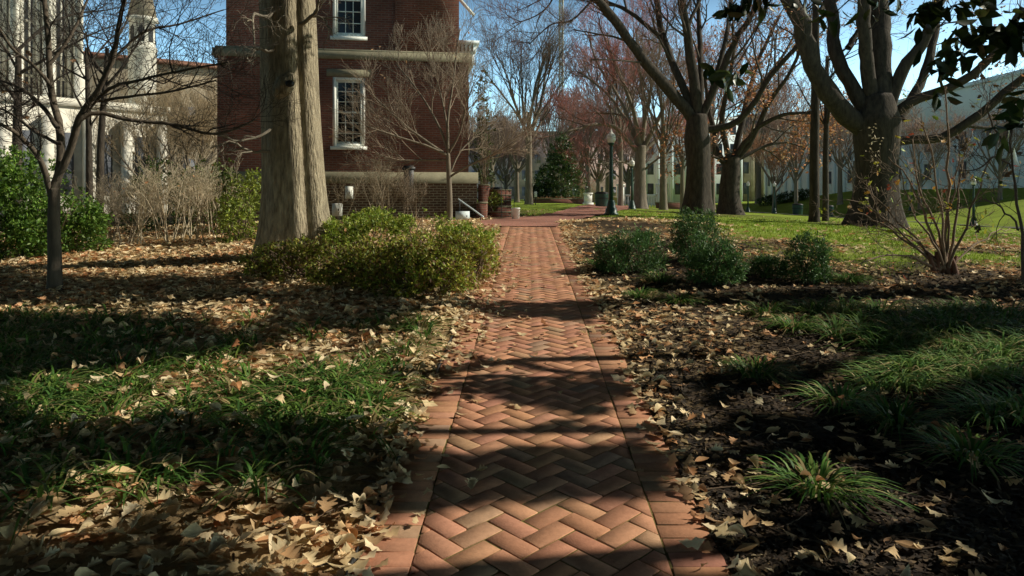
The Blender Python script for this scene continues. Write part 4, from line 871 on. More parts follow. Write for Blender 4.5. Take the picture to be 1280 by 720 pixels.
def magnolia():
    tx, ty = 15.5, 4.9; t = thing('magnolia_tree', 'broad magnolia overhanging the path with dark glossy leaves at the upper right and an added unseen crown overhead', 'tree', (tx, ty, tz(tx, ty)))
    tb = MB(); lb = MB(); cl = []
    step = .34
    for gy in np.arange(2.2, 10.4, step):
        for gx in np.arange(-8.2, 8.6, step):
            x = gx+rng.uniform(-.1, .1); y = gy+rng.uniform(-.1, .1)
            if abs(x) > .74*y+.8: continue
            px, py = proj(np.array([x, y, tz(x, y)]))
            if lit_at(px, py): continue
            if py < 345: continue
            if py < 400 and px < 620 and rng.random() < .0: continue
            g = np.array([x, y, tz(x, y)]); tm = None
            for tt in np.arange(5, 24, .4):
                c = g+S*tt; qx, qy = proj(c) if c[1] > .3 else (9999, 0)
                if (qx > 1345+500/c[1]*.9 or c[1] < .3 or qy < -120-60) and c[2]-tz(c[0], c[1]) > 1.9: tm = tt; break
            if tm is None: continue
            tt = max(tm, 10.5+rng.uniform(-2, 2)) if tm < 12 else tm+rng.uniform(0, 2.5)
            cl.append(g+S*tt)
    # unseen crown part added above and behind the viewer to block sky light
    for q in range(7500):
        c = np.array([rng.uniform(-6.5, 13), rng.uniform(-9, 8.5), 0.]); c[2] = rng.uniform(4.2, 7.5)-.03*((c[0]-4)**2+c[1]**2)*.3
        if c[1] > .3:
            qx, qy = proj(c)
            if qy > -60-260/c[1] and -200 < qx < 1345+500/c[1]: continue
        if c[2] < 3.2: continue
        tt = 0.
        g = c-S*(c[2]/S[2]); g = c-S*((c[2]-tz(g[0], g[1]))/S[2])
        if abs(g[0]) < .74*g[1]+.7 and g[1] > 1.5:
            px, py = proj(g)
            if py < 352 or lit_at(px, py) or any(lit_at(px+a, py+b_) for a, b_ in ((40, 0), (-40, 0), (0, 14), (0, -14))): continue
        if c[0]*S[1]/S[0] is None: continue
        cl.append(c)
    cl = np.array(cl); n = len(cl)
    k = 54; pos = np.repeat(cl, k, 0)+np.clip(rng.normal(0, .12, (n*k, 3)), -.2, .2); d = rng.normal(0, 1, (n*k, 3)); d[:, 2] -= .15
    # gaps in the crown where the sun comes through
    gp = pos+.09*d/np.linalg.norm(d, axis=1, keepdims=True); q0 = gp.copy()
    for it in range(4): gp = q0-S*((q0[:, 2]-terr(gp[:, 0], gp[:, 1]))/S[2])[:, None]
    yy = np.maximum(gp[:, 1], .5); qx, qy = CXP+F*gp[:, 0]/yy, HZ-F*(gp[:, 2]-CZ)/yy; gap = np.zeros(len(pos), bool)
    for cx, cy, a, b_ in LIT: gap |= ((qx-cx)/(a+.07*F/yy))**2+((qy-cy)/(b_+.06*1323/yy**2))**2 < 1
    gap |= (qy < 343) & (gp[:, 1] > 1); gap &= (gp[:, 1] > 1.5)
    pos, d = pos[~gap], d[~gap]; m = len(pos)
    lb.scatter(LONG[0], LONG[1], pos, dir_mats(d, rng.uniform(0, 6.28, m)), rng.uniform(.16, .25, m)[:, None], MAGPAL[rng.integers(0, 4, m)])
    # limbs to clusters of twigs
    cen = cl[rng.choice(n, 34, replace=False)]
    for it in range(5):
        lab = np.argmin(((cl[:, None]-cen[None])**2).sum(-1), 1); cen = np.array([cl[lab == q].mean(0) if (lab == q).any() else cen[q] for q in range(34)])
    base = np.array([tx, ty, tz(tx, ty)-.1]); H = cl[:, 2].max()
    trunk_mesh(tb, [base, base+C(0, 0, 2.2), base+C(-.2, .1, 5), base+C(-.1, 0, H)], [.36, .32, .24, .08], flare=.4)
    def ok_pts(c, shade_limb=False):
        for f in (0, .25, .5, .75, 1):
            k = min(int(f*(len(c)-1)), len(c)-1); g = c[k].copy()
            for it in range(4): g = c[k]-S*((c[k][2]-tz(g[0], g[1]))/S[2])
            if g[1] > 1.5 and not shade_limb and lit_at(*proj(g)): return False
        qx, qy = proj(c); return not np.any((c[:, 1] > .3) & (qx < 1300) & (qx > -20) & (qy > -20) & (qy < 740))
    for q in range(34):
        z0 = max(base[2]+1.6, min(H*.8, cen[q][2]*.75)); p0 = np.array([tx, ty, z0]); c = smooth([p0, (p0+cen[q])/2+C(0, 0, .5), cen[q]], 9)
        if ok_pts(c): tb.tube(c, np.linspace(.10, .03, 9), 8)
        for w in cl[lab == q][::2]:
            cc = smooth([cen[q], (cen[q]+w)/2+C(0, 0, -.05), w], 5)
            if ok_pts(cc): tb.tube(cc, np.linspace(.022, .006, 5), 4)
    for pl, tt, r_ in (([(470, 478), (560, 466), (640, 453), (770, 449), (900, 440)], 8.5, .07), ([(545, 470), (600, 452), (545, 444)], 8.5, .04), ([(640, 455), (690, 466), (770, 470), (860, 462)], 8.5, .05), ([(420, 384), (560, 388), (700, 384), (860, 376)], 9, .07)):
        c = smooth([np.array([*GR(*p), tz(*GR(*p))])+S*tt for p in pl], 10)
        if ok_pts(c, True): tb.tube(c, np.full(10, r_), 8)
    # branches that hang into view at the upper right
    tw = MB(); prm = dict(n=[3], ang=[45], len=[.22], rad=[.008], col=[C(1, 1, 1)], wob=.15, up=-.1, rmin=.004)
    for pl, Y, w in (([(1420, -60), (1340, -30), (1290, 10), (1250, 40)], 5.0, 9), ([(1380, -90), (1270, -60), (1200, -20), (1165, 15)], 5.4, 8), ([(1330, 40), (1270, 55), (1215, 62), (1180, 95)], 5.2, 7), ([(1400, 80), (1320, 130), (1275, 150), (1262, 165)], 5.0, 6), ([(1300, -170), (1100, -110), (970, -50), (930, 0)], 6.0, 7), ([(1100, -110), (985, -30), (935, 60), (915, 88)], 6.2, 4), ([(1290, -100), (1150, -60), (1085, -20), (1040, 20)], 6.0, 5)):
        c, r0, r1 = px_limb(pl, Y, w, .2); cc = smooth(c, 12); rr = np.linspace(r0, r1*.5, 12); tb.tube(cc, rr, 7)
    hang = [(1250, 40, 5.0, 26), (1272, 25, 5.0, 20), (1225, 30, 5.1, 18), (1165, 8, 5.4, 26), (1150, 16, 5.4, 14), (1190, 5, 5.4, 16), (1200, 50, 5.2, 14), (1180, 80, 5.2, 16), (1195, 70, 5.2, 10), (1168, 112, 5.2, 9), (1262, 160, 5.0, 16), (1280, 130, 5., 16), (1235, -10, 5.0, 20), (930, 0, 6.0, 18), (955, -8, 6.0, 16), (912, 10, 6., 10), (908, 92, 6.2, 9), (925, 85, 6.2, 7), (885, 90, 6.2, 5), (1035, 22, 6., 6), (1085, 5, 6., 8), (1010, 0, 6., 6), (1120, -5, 6, 8), (1275, 60, 5., 14)]
    for px, py, Y, m in hang:
        p = P(px, py, Y)+rng.normal(0, .055, (m, 3)); d = rng.normal(0, 1, (m, 3)); d[:, 2] = -np.abs(d[:, 2])*1.2-.1
        lb.scatter(LONG[0], LONG[1], p, dir_mats(d, rng.uniform(0, 6.28, m)), rng.uniform(.12, .19, m)[:, None], MAGPAL[rng.integers(0, 4, m)]*.8)
    tb.build('trunk', M['bark_dark'], t, smooth=True); lb.build('crown', M['waxleaf'], t)

# ------------------------------------------------------------------ buildings
def holes_wall(b, axis, c, u0, u1, z0, z1, holes, depth, flip=1):
    """vertical wall in plane axis=c with rectangular openings and reveals (u along the wall)"""
    us = sorted({u0, u1, *[h[0] for h in holes], *[h[1] for h in holes]}); zs = sorted({z0, z1, *[h[2] for h in holes], *[h[3] for h in holes]})
    def pt(u, z, d=0.): return (u, c+d, z) if axis == 'y' else (c+d, u, z)
    for i in range(len(us)-1):
        for j in range(len(zs)-1):
            um, zm = (us[i]+us[i+1])/2, (zs[j]+zs[j+1])/2
            if any(h[0] < um < h[1] and h[2] < zm < h[3] for h in holes): continue
            b.add([pt(us[i], zs[j]), pt(us[i+1], zs[j]), pt(us[i+1], zs[j+1]), pt(us[i], zs[j+1])], np.array([[0, 1, 2, 3]]))
    for h in holes:
        d = depth
        for a, e in (((h[0], h[2]), (h[1], h[2])), ((h[1], h[2]), (h[1], h[3])), ((h[1], h[3]), (h[0], h[3])), ((h[0], h[3]), (h[0], h[2]))):
            b.add([pt(*a), pt(*e), pt(*e, d), pt(*a, d)], np.array([[0, 1, 2, 3]]))
def sash_window(parent, x0, x1, z0, z1, y, cols, rows):
    """frame with pane, glazing bars, sill"""
    f = MB(); w = .10
    for lo, hi in (((x0, z0), (x0+w, z1)), ((x1-w, z0), (x1, z1)), ((x0+w, z1-w), (x1-w, z1)), ((x0+w, z0), (x1-w, z0+w*.8))): f.box((lo[0], y-.03, lo[1]), (hi[0], y+.10, hi[1]))
    fo = f.build('window', M['paint'], parent)
    a, c, d, e = x0+w, x1-w, z0+w*.8, z1-w; s = MB(); mid = (d+e)/2
    for lo, hi in (((a, d), (a+.045, e)), ((c-.045, d), (c, e)), ((a+.045, e-.05), (c-.045, e)), ((a+.045, d), (c-.045, d+.06)), ((a+.045, mid-.025), (c-.045, mid+.025))): s.box((lo[0], y+.04, lo[1]), (hi[0], y+.085, hi[1]))
    s.build('sash', M['paint'], fo); g = MB()
    for k in range(1, cols): u = a+.045+(c-a-.09)*k/cols; g.box((u-.011, y+.052, d+.06), (u+.011, y+.078, mid-.025)); g.box((u-.011, y+.052, mid+.025), (u+.011, y+.078, e-.05))
    for k in range(1, rows):
        if k*2 == rows: continue
        z = d+(e-d)*k/rows
        for q in range(cols):
            ua = a+.045+(c-a-.09)*q/cols+(.011 if q else 0); ub = a+.045+(c-a-.09)*(q+1)/cols-(.011 if q < cols-1 else 0); g.box((ua, y+.054, z-.011), (ub, y+.076, z+.011))
    g.build('glazing_bars', M['paint'], fo)
    p = MB(); p.add([(a, y+.09, d), (c, y+.09, d), (c, y+.09, e), (a, y+.09, e)], np.array([[0, 1, 2, 3]])); p.build('pane', M['pane'], fo)
    q = MB(); q.add([(a, y+.6, d-.2), (c, y+.6, d-.2), (c, y+.6, e+.2), (a, y+.6, e+.2)], np.array([[0, 1, 2, 3]]))
    si = MB(); si.box((x0-.06, y-.14, z0-.10), (x1+.06, y+.04, z0-.002)); si.build('sill', M['paint'], fo)
    return fo
def brick_building():
    Y = 21.; s = Y/F
    X = lambda px: (px-CXP)*s
    Z = lambda py: CZ-(py-HZ)*s
    t = thing('brick_building', 'red brick building with stone bands and white sash windows left of the path', 'building', (X(430), Y, tz(X(430), Y)))
    xl, xr, yb = X(279), X(586), 34.
    zb, zwt0, zwt1, zbc0, zbc1, ztop = tz(X(430), Y)-.8, Z(229), Z(215), Z(74), Z(62), 14.
    wx0, wx1, wz0, wz1 = X(416), X(456), Z(183), Z(96)
    b = MB(); holes_wall(b, 'y', Y, xl, xr, zwt1, zbc0, [(wx0, wx1, wz0, wz1)], .2)
    b.add([(xr, Y, zwt1), (xr, yb, zwt1), (xr, yb, zbc0), (xr, Y, zbc0)], np.array([[0, 1, 2, 3]])); b.add([(xl, Y, zwt1), (xl, yb, zwt1), (xl, yb, zbc0), (xl, Y, zbc0)], np.array([[0, 3, 2, 1]])); b.add([(xl, yb, zwt1), (xr, yb, zwt1), (xr, yb, zbc0), (xl, yb, zbc0)], np.array([[0, 3, 2, 1]]))
    b.build('wall', M['brick'], t)
    ux0, ux1, uy = X(287), X(574), Y+.22; b = MB(); w2 = (X(415), X(456), Z(44), Z(44)+2.25)
    holes_wall(b, 'y', uy, ux0, ux1, zbc1, ztop, [w2], .2)
    b.add([(ux1, uy, zbc1), (ux1, yb, zbc1), (ux1, yb, ztop), (ux1, uy, ztop)], np.array([[0, 1, 2, 3]])); b.add([(ux0, uy, zbc1), (ux0, yb, zbc1), (ux0, yb, ztop), (ux0, uy, ztop)], np.array([[0, 3, 2, 1]])); b.add([(ux0, uy, ztop), (ux1, uy, ztop), (ux1, yb, ztop), (ux0, yb, ztop)], np.array([[0, 1, 2, 3]]))
    b.build('upper_wall', M['brick'], t)
    b = MB(); b.box((X(493), uy-.12, zbc1+.002), (ux1+.004, uy-.003, ztop-.1)); b.build('pilaster', M['brick'], t)
    b = MB(); bx0, bx1, by = X(300)-1.1, X(596), Y-.22; b.add([(bx0, by, zb), (bx1, by, zb), (bx1, by, zwt0), (bx0, by, zwt0)], np.array([[0, 1, 2, 3]])); b.add([(bx1, by, zb), (bx1, yb, zb), (bx1, yb, zwt0), (bx1, by, zwt0)], np.array([[0, 1, 2, 3]])); b.add([(bx0, by, zb), (bx0, yb, zb), (bx0, yb, zwt0), (bx0, by, zwt0)], np.array([[0, 3, 2, 1]])); b.build('basement_wall', M['brickdark'], t)
    b = MB(); b.box((bx0-.02, by-.05, zwt0), (bx1+.03, yb, zwt1)); b.build('water_table', M['trimstone'], t)
    b = MB(); b.box((xl-.12, Y-.10, zbc0), (xr+.10, yb, zbc1-.06)); b.box((xl-.06, Y-.05, zbc1-.058), (xr+.06, yb, zbc1)); b.build('belt_course', M['trimstone'], t)
    b = MB()
    for k, z in enumerate(np.arange(zwt1+.1, zbc0-.3, .46)):
        a = .24 if k % 2 else .16; b.box((xr-.006, Y+.3, z), (xr+.03+.02*(k % 2), Y+.3+a*2, z+.36))
    b.build('quoins', M['trimstone'], t)
    sash_window(t, wx0+.003, wx1-.003, wz0+.003, wz1-.003, Y+.05, 3, 6)
    sash_window(t, w2[0]+.003, w2[1]-.003, w2[2]+.003, w2[3]-.003, uy+.05, 3, 6)
    b = MB(); b.box((X(409), Y-.05, Z(96)+.004), (X(463), Y+.02, Z(87))); b.build('lintel', M['trimstone'], t)
    b = MB(); b.box((X(504), by-.16, Z(252)), (X(516), by-.006, Z(207))); b.box((X(502), by-.19, Z(213)), (X(518), by-.05, Z(209))); b.build('downpipe_box', M['black'], t)
    # porch entablature on the sunny side and the rake board above it
    b = MB(); yp = 25.; sp = yp/F
    xp = lambda px: (px+23-CXP)*sp
    zp = lambda py: CZ-(py-HZ)*sp
    b.box((xr, yp, zp(76)), (xp(592), yp+3, zp(62))); b.box((xr, yp-.1, zp(62)), (xp(594), yp+3.1, zp(52))); b.box((xr-.1, yp-.25, zp(52)), (xp(597.5), yp+3.2, zp(48)))
    b.build('porch_cornice', M['greystone'], t)
    b = MB()
    for q in range(4): x_ = xr+(xp(592)-xr)*(q+.2)/4; b.box((x_, yp-.13, zp(61)), (x_+.05, yp-.102, zp(53)))
    b.build('dentils', M['brickdark'], t)
    b = MB(); p0, p1 = P(597, -10, 26), P(619, 14, 26); d = norm(p1-p0); n_ = np.array([-d[2], 0, d[0]])*.045
    v = [p0-n_, p1-n_, p1+n_, p0+n_]; v = np.array(v+[q+C(0, .12, 0) for q in v]); b.add(v, np.array([(0, 1, 2, 3), (7, 6, 5, 4), (0, 4, 5, 1), (1, 5, 6, 2), (2, 6, 7, 3), (3, 7, 4, 0)])); b.build('rake_board', M['paint'], t)
    t.rotation_euler[2] = R(8.5)
    # small fittings standing before the wall
    def cab(name, lab, px0, px1, py0, py1, Yq, mk, cat):
        sq = Yq/F; x0, x1 = (px0-CXP)*sq, (px1-CXP)*sq; z0, z1 = CZ-(py1-HZ)*sq, CZ-(py0-HZ)*sq; tt = thing(name, lab, cat, ((x0+x1)/2, Yq, z0))
        q = MB(); q.box((x0, Yq-.16, z0), (x1, Yq, z1)); q.build('case', M[mk], tt); q = MB(); q.box((x0+.02, Yq-.175, z0+.03), (x1-.02, Yq-.162, z1-.03)); d_ = q.build('door', M[mk], tt); q = MB(); q.box((x1-.07, Yq-.19, (z0+z1)/2-.03), (x1-.05, Yq-.176, (z0+z1)/2+.03)); q.build('latch', M['black'], d_)
    cab('utility_box', 'pale grey utility box mounted on the dark basement brick wall', 433, 441.5, 233, 248, by-.004, 'paint', 'utility box')
    cab('utility_cabinet', 'small grey ground cabinet half hidden behind the azaleas', 417, 428, 254, 270, 18.6, 'paint', 'utility cabinet')
    cab('utility_cabinet', 'low pale cabinet below the handrail near the steps', 570, 587, 264, 276, 18.9, 'greystone', 'utility cabinet')
    # steps
    st = thing('entrance_steps', 'brick entrance steps with stone caps at the right end of the brick building', 'steps', (-.8, 22, tz(-.8, 22)))
    g = tz(-.7, 21.5)
    for k in range(5):
        q = MB(); q.box((bx1+.32, 21.6+k*.33, g-.3), (bx1+1.0, 23.6, g+.17*(k+1)-.035)); q.build('step', M['brick'], st)
        q = MB(); q.box((bx1+.30, 21.57+k*.33, g+.17*(k+1)-.033), (bx1+1.02, 23.62-.02*k, g+.17*(k+1)+.002)); q.build('tread', M['trimstone'], st)
    q = MB(); q.box((bx1+.02, 20.2, g-.3), (bx1+.30, 21.4, g+.42)); q.box((bx1+.02, 21.4, g-.3), (bx1+.298, 23.6, g+.95)); q.build('cheek_wall', M['brick'], st)
    q = MB(); q.box((bx1+.012, 20.19, g+.422), (bx1+.31, 21.39, g+.47)); q.box((bx1+.012, 21.394, g+.952), (bx1+.31, 23.6, g+1.0)); q.build('capstone', M['trimstone'], st)
    hr = thing('handrail', 'sloping pale metal handrail by the cellar opening of the brick building', 'handrail', (-1.3, 20.2, tz(-1.3, 20.2)))
    q = MB(); a, c = P(573, 249, 20.3), P(604, 271, 19.2); q.tube([a, (a+c)/2, c], .022, 8); q.build('rail', M['greystone'], hr)
    for f in (.05, .9): q = MB(); p = a+(c-a)*f; q.tube([p-C(0, 0, .75 if f < .5 else .45), p-C(0, 0, .3), p], .018, 6); q.build('post', M['black'], hr)
    rl = thing('step_railing', 'thin black iron railing posts beside the entrance steps', 'railing', (-.1, 22, tz(-.1, 22)))
    for k in range(4): x_ = -.32+.13*k; y_ = 21.4+.75*k; q = MB(); z_ = tz(x_, y_); q.tube([(x_, y_, z_-.1), (x_, y_, z_+.6), (x_, y_, z_+1.15+.1*k)], .012, 6); q.build('post', M['black'], rl)
    q = MB(); q.tube([(-.32+.13*k, 21.4+.75*k, tz(-.32+.13*k, 21.4+.75*k)+1.15+.1*k) for k in range(4)], .014, 6); q.build('rail', M['black'], rl)

def add_rot(t, ang): t.rotation_euler[2] = ang
def church():
    # local frame: u along the front, v outwards
    A = np.array([-24.9, 41.5]); ud = norm(np.array([-.66, -.75])); nd = norm(np.array([.75, -.66]))
    t = thing('stone_church', 'white stone gothic church with ribbed front and pointed turret at the far left', 'church', (-28, 39, tz(-28, 39)))
    def prism(b, u0, u1, v0, v1, z0, z1, col=None):
        q = [A+ud*u+nd*v for u, v in ((u0, v0), (u0, v1), (u1, v1), (u1, v0))]; V = [(*p, z0) for p in q]+[(*p, z1) for p in q]
        b.add(V, np.array([(0, 1, 2, 3), (7, 6, 5, 4), (0, 4, 5, 1), (1, 5, 6, 2), (2, 6, 7, 3), (3, 7, 4, 0)]), col)
    b = MB(); prism(b, 0, 15, -6, 0, -1, 24); b.build('wall', M['stone'], t)
    for k in range(9):
        b = MB(); u = .0+k*1.55; prism(b, u, u+.42, .003, .55, -1, 24); prism(b, u-.1, u+.52, .553, .8, -1, 9+.0); prism(b, u+.13, u+.29, .555, .68, 9.1, 24); b.build('buttress', M['stone'], t)
        w = MB(); prism(w, u+.82, u+1.16, .004, .05, 5.2, 21); w.build('lancet_window', M['farpane'], t)
        m = MB(); prism(m, u+.95, u+1.03, .052, .14, 5.2, 21); prism(m, u+.52, u+.68, .003, .22, 4, 24); prism(m, u+1.30, u+1.46, .003, .22, 4, 24)
        for z in (8, 11, 14, 17): prism(m, u+.82, u+.948, .052, .12, z, z+.15); prism(m, u+1.032, u+1.16, .052, .12, z, z+.15)
        m.build('mullion', M['stone'], t)
    b = MB(); prism(b, -3.4, 16, .9, 3.6, -1, 6.2); prism(b, -3.5, 16.1, .85, 3.75, 6.2, 6.6)
    for k in range(10): prism(b, -3.2+k*1.9, -2.75+k*1.9, 3.603, 4.1, -1, 5.6)
    b.build('aisle_wall', M['stone'], t)
    for k in range(9): w = MB(); prism(w, -2.35+k*1.9, -1.65+k*1.9, 3.606, 3.64, 1.5, 4.8); w.build('aisle_window', M['farpane'], t)
    # turret
    Y = 44; c = P(178, 60, Y); s = Y/F; zz = lambda py: CZ-(py-HZ)*s
    b = MB(); r = 18*s; b.lathe([(r*1.0, -1), (r*1.0, zz(130)), (r*.93, zz(128)), (r*.93, zz(66)), (r*1.0, zz(64)), (r*1.0, zz(60)), (r*.86, zz(59)), (r*.86, zz(28)), (r*1.06, zz(27)), (r*1.06, zz(23))], 8, (c[0], c[1])); b.build('turret', M['stone'], t)
    for k in range(8):
        a = (k+.5)*math.pi/4; w = MB(); rr = r*.86*math.cos(math.pi/8)+.015; n_ = C(math.cos(a), math.sin(a), 0); e = C(-math.sin(a), math.cos(a), 0); p = C(c[0], c[1], 0)+n_*rr; h0, h1 = zz(54), zz(33); hw = .17
        w.add([p-e*hw+C(0, 0, h0), p+e*hw+C(0, 0, h0), p+e*hw+C(0, 0, h1-.2), p+C(0, 0, h1), p-e*hw+C(0, 0, h1-.2)], np.arange(5)); w.build('belfry_opening', M['black'], t)
    b = MB(); b.lathe([(r*1.0, zz(23)), (r*.5, zz(-20)), (.03, zz(-62))], 8, (c[0], c[1])); b.build('spire', M['tanstone'], t)
    # stone hall
    h = thing('stone_hall', 'tan stone hall with a red roof edge between church and brick building', 'building', (-27, 58, tz(-27, 58)))
    Y = 58; s = Y/F; x0, x1 = (60-CXP)*s, (330-CXP)*s; z = lambda py: CZ-(py-HZ)*s; ug = 14
    A2 = np.array([x0, Y-4.]); B2 = np.array([x1, Y+8.]); dd = norm(B2-A2); nn = np.array([dd[1], -dd[0]]); LL = np.linalg.norm(B2-A2)
    def pr(b, u0, u1, v0, v1, z0, z1):
        q = [A2+dd*u+nn*v for u, v in ((u0, v0), (u1, v0), (u1, v1), (u0, v1))]; V = [(*p, z0) for p in q]+[(*p, z1) for p in q]; b.add(V, np.array([(0, 1, 2, 3), (7, 6, 5, 4), (0, 4, 5, 1), (1, 5, 6, 2), (2, 6, 7, 3), (3, 7, 4, 0)]))
    b = MB(); pr(b, 0, LL, -6, 0, -1, z(75)); b.build('wall', M['tanstone'], h)
    b = MB(); pr(b, -.3, LL+.3, -6, .5, z(75), z(72)); q = [A2+dd*u+nn*v for u, v in ((-.3, .5), (LL+.3, .5), (LL+.3, -3), (-.3, -3))]; b.add([(*q[0], z(72)), (*q[1], z(72)), (*q[2], z(60)), (*q[3], z(60))], np.array([[0, 1, 2, 3]])); b.build('roof', M['copper'], h)
    for k in range(6):
        for zl in (2.2, 6.6): w = MB(); u = 2+k*3.2; pr(w, u, u+1.1, .004, .05, zl, zl+2.4); w.build('window', M['farpane'], h); 

def far_buildings():
    def block(name, label, px0, px1, Y, pyt, wallm, rows, cols, wcol, roofm=None, cat='building', piers=False, group=None, dx=6):
        s = Y/F; x0, x1 = (px0-CXP)*s, (px1-CXP)*s; zt = CZ-(pyt-HZ)*s; g = -1.; t = thing(name, label, cat, ((x0+x1)/2, Y, tz((x0+x1)/2, Y)), 0, group)
        b = MB(); b.box((x0, Y, g), (x1, Y+15, zt)); b.build('wall', M[wallm], t); zb = .8; hh = (zt-zb)/rows; ww = (x1-x0)/cols
        b = MB(); b.box((x0-.3, Y-.4, zt), (x1+.3, Y+15.3, zt+.5)); b.build('cornice', M[roofm or wallm], t)
        for r in range(rows):
            for c in range(cols):
                q = MB(); xa = x0+ww*(c+.28); xb = x0+ww*(c+.72); za = zb+hh*(r+.25); zc = zb+hh*(r+.8); q.box((xa, Y-.05, za), (xb, Y-.004, zc), wcol); q.box(((xa+xb)/2-.04, Y-.09, za), ((xa+xb)/2+.04, Y-.052, zc), (1.2, 1.15, 1.1)); q.build('window', M['farpane'], t)
        if piers:
            for c in range(cols+1): q = MB(); xx = x0+ww*c; q.box((xx-.35, Y-.5, g), (xx+.35, Y-.004, zt-.01)); q.build('pier', M[wallm], t)
    block('brick_hall', 'long haze-tinted pinkish brick hall with a dark flat cornice at the end of the path', 585, 790, 122, 168, 'brickhaze', 4, 13, (3.6, 3.1, 3.3), 'tanstone')  # panes lightened as well, haze put into wall and window colour
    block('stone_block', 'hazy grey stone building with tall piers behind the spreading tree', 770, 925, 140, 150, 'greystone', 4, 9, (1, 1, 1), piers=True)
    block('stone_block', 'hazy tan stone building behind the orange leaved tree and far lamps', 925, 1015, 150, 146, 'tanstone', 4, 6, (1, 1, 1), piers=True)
    # big pale building along the right lawn
    t = thing('columned_building', 'large pale blue-grey stone building above the right lawn', 'building', (45, 85, tz(45, 85))); X0 = 45.; zb, zt = tz(45, 80)-3, 12.3
    b = MB(); b.box((X0, 56, zb-2), (X0+25, 128, zt-3.6)); b.build('wall', M['greystone'], t)
    b = MB(); b.box((X0+.35, 56, zt-3.0), (X0+25, 128, zt), (1.0, .93, .82)); b.build('attic', M['greystone'], t)
    b = MB(); b.box((X0-.5, 55.5, zt-3.6), (X0+25, 128.5, zt-3.0), (.95, .9, .82)); b.box((X0-.1, 55.7, zt), (X0+25, 128.3, zt+.35)); b.build('cornice', M['greystone'], t)
    for k in range(24):
        y = 58+k*3; q = MB(); q.box((X0-.28, y, zb), (X0-.003, y+.8, zt-3.61)); q.build('pilaster', M['greystone'], t)
        if k % 2 == 0:
            for zz_ in (3.2, 6.2):
                q = MB(); q.box((X0-.05, y+1.3, zz_), (X0-.004, y+2.5, zz_+1.7)); wo = q.build('window', M['farpane'], t)
                q = MB(); q.box((X0-.16, y+1.15, zz_-.16), (X0-.003, y+2.65, zz_-.003)); q.build('sill', M['greystone'], wo); q = MB(); q.box((X0-.12, y+1.15, zz_+1.703), (X0-.003, y+2.65, zz_+1.95)); q.build('lintel', M['greystone'], wo)
    # lattice mast
    Y = 190; s = Y/F; cx = (701.5-CXP)*s; t = thing('lattice_mast', 'pale lattice mast rising into the sky behind the bare trees', 'mast', (cx, Y, tz(cx, Y))); b = MB(); hw = 2.2*s
    for a, c in ((-1, -1), (1, -1), (1, 1), (-1, 1)): b.tube([(cx+a*hw, Y+c*hw, -1), (cx+a*hw, Y+c*hw, 30), (cx+a*hw, Y+c*hw, 62)], .16, 6)
    b.build('legs', M['mast'], t); b = MB(); n = 34
    for k in range(n):
        z0, z1 = -1+63*k/n, -1+63*(k+1)/n
        for a, c, d, e in ((-1, -1, 1, -1), (1, -1, 1, 1), (1, 1, -1, 1), (-1, 1, -1, -1)):
            b.tube([(cx+a*hw, Y+c*hw, z0), (cx+d*hw, Y+e*hw, z1)], .10, 4); b.tube([(cx+a*hw, Y+c*hw, z1), (cx+d*hw, Y+e*hw, z1)], .10, 4)
    b.build('bracing', M['mast'], t)

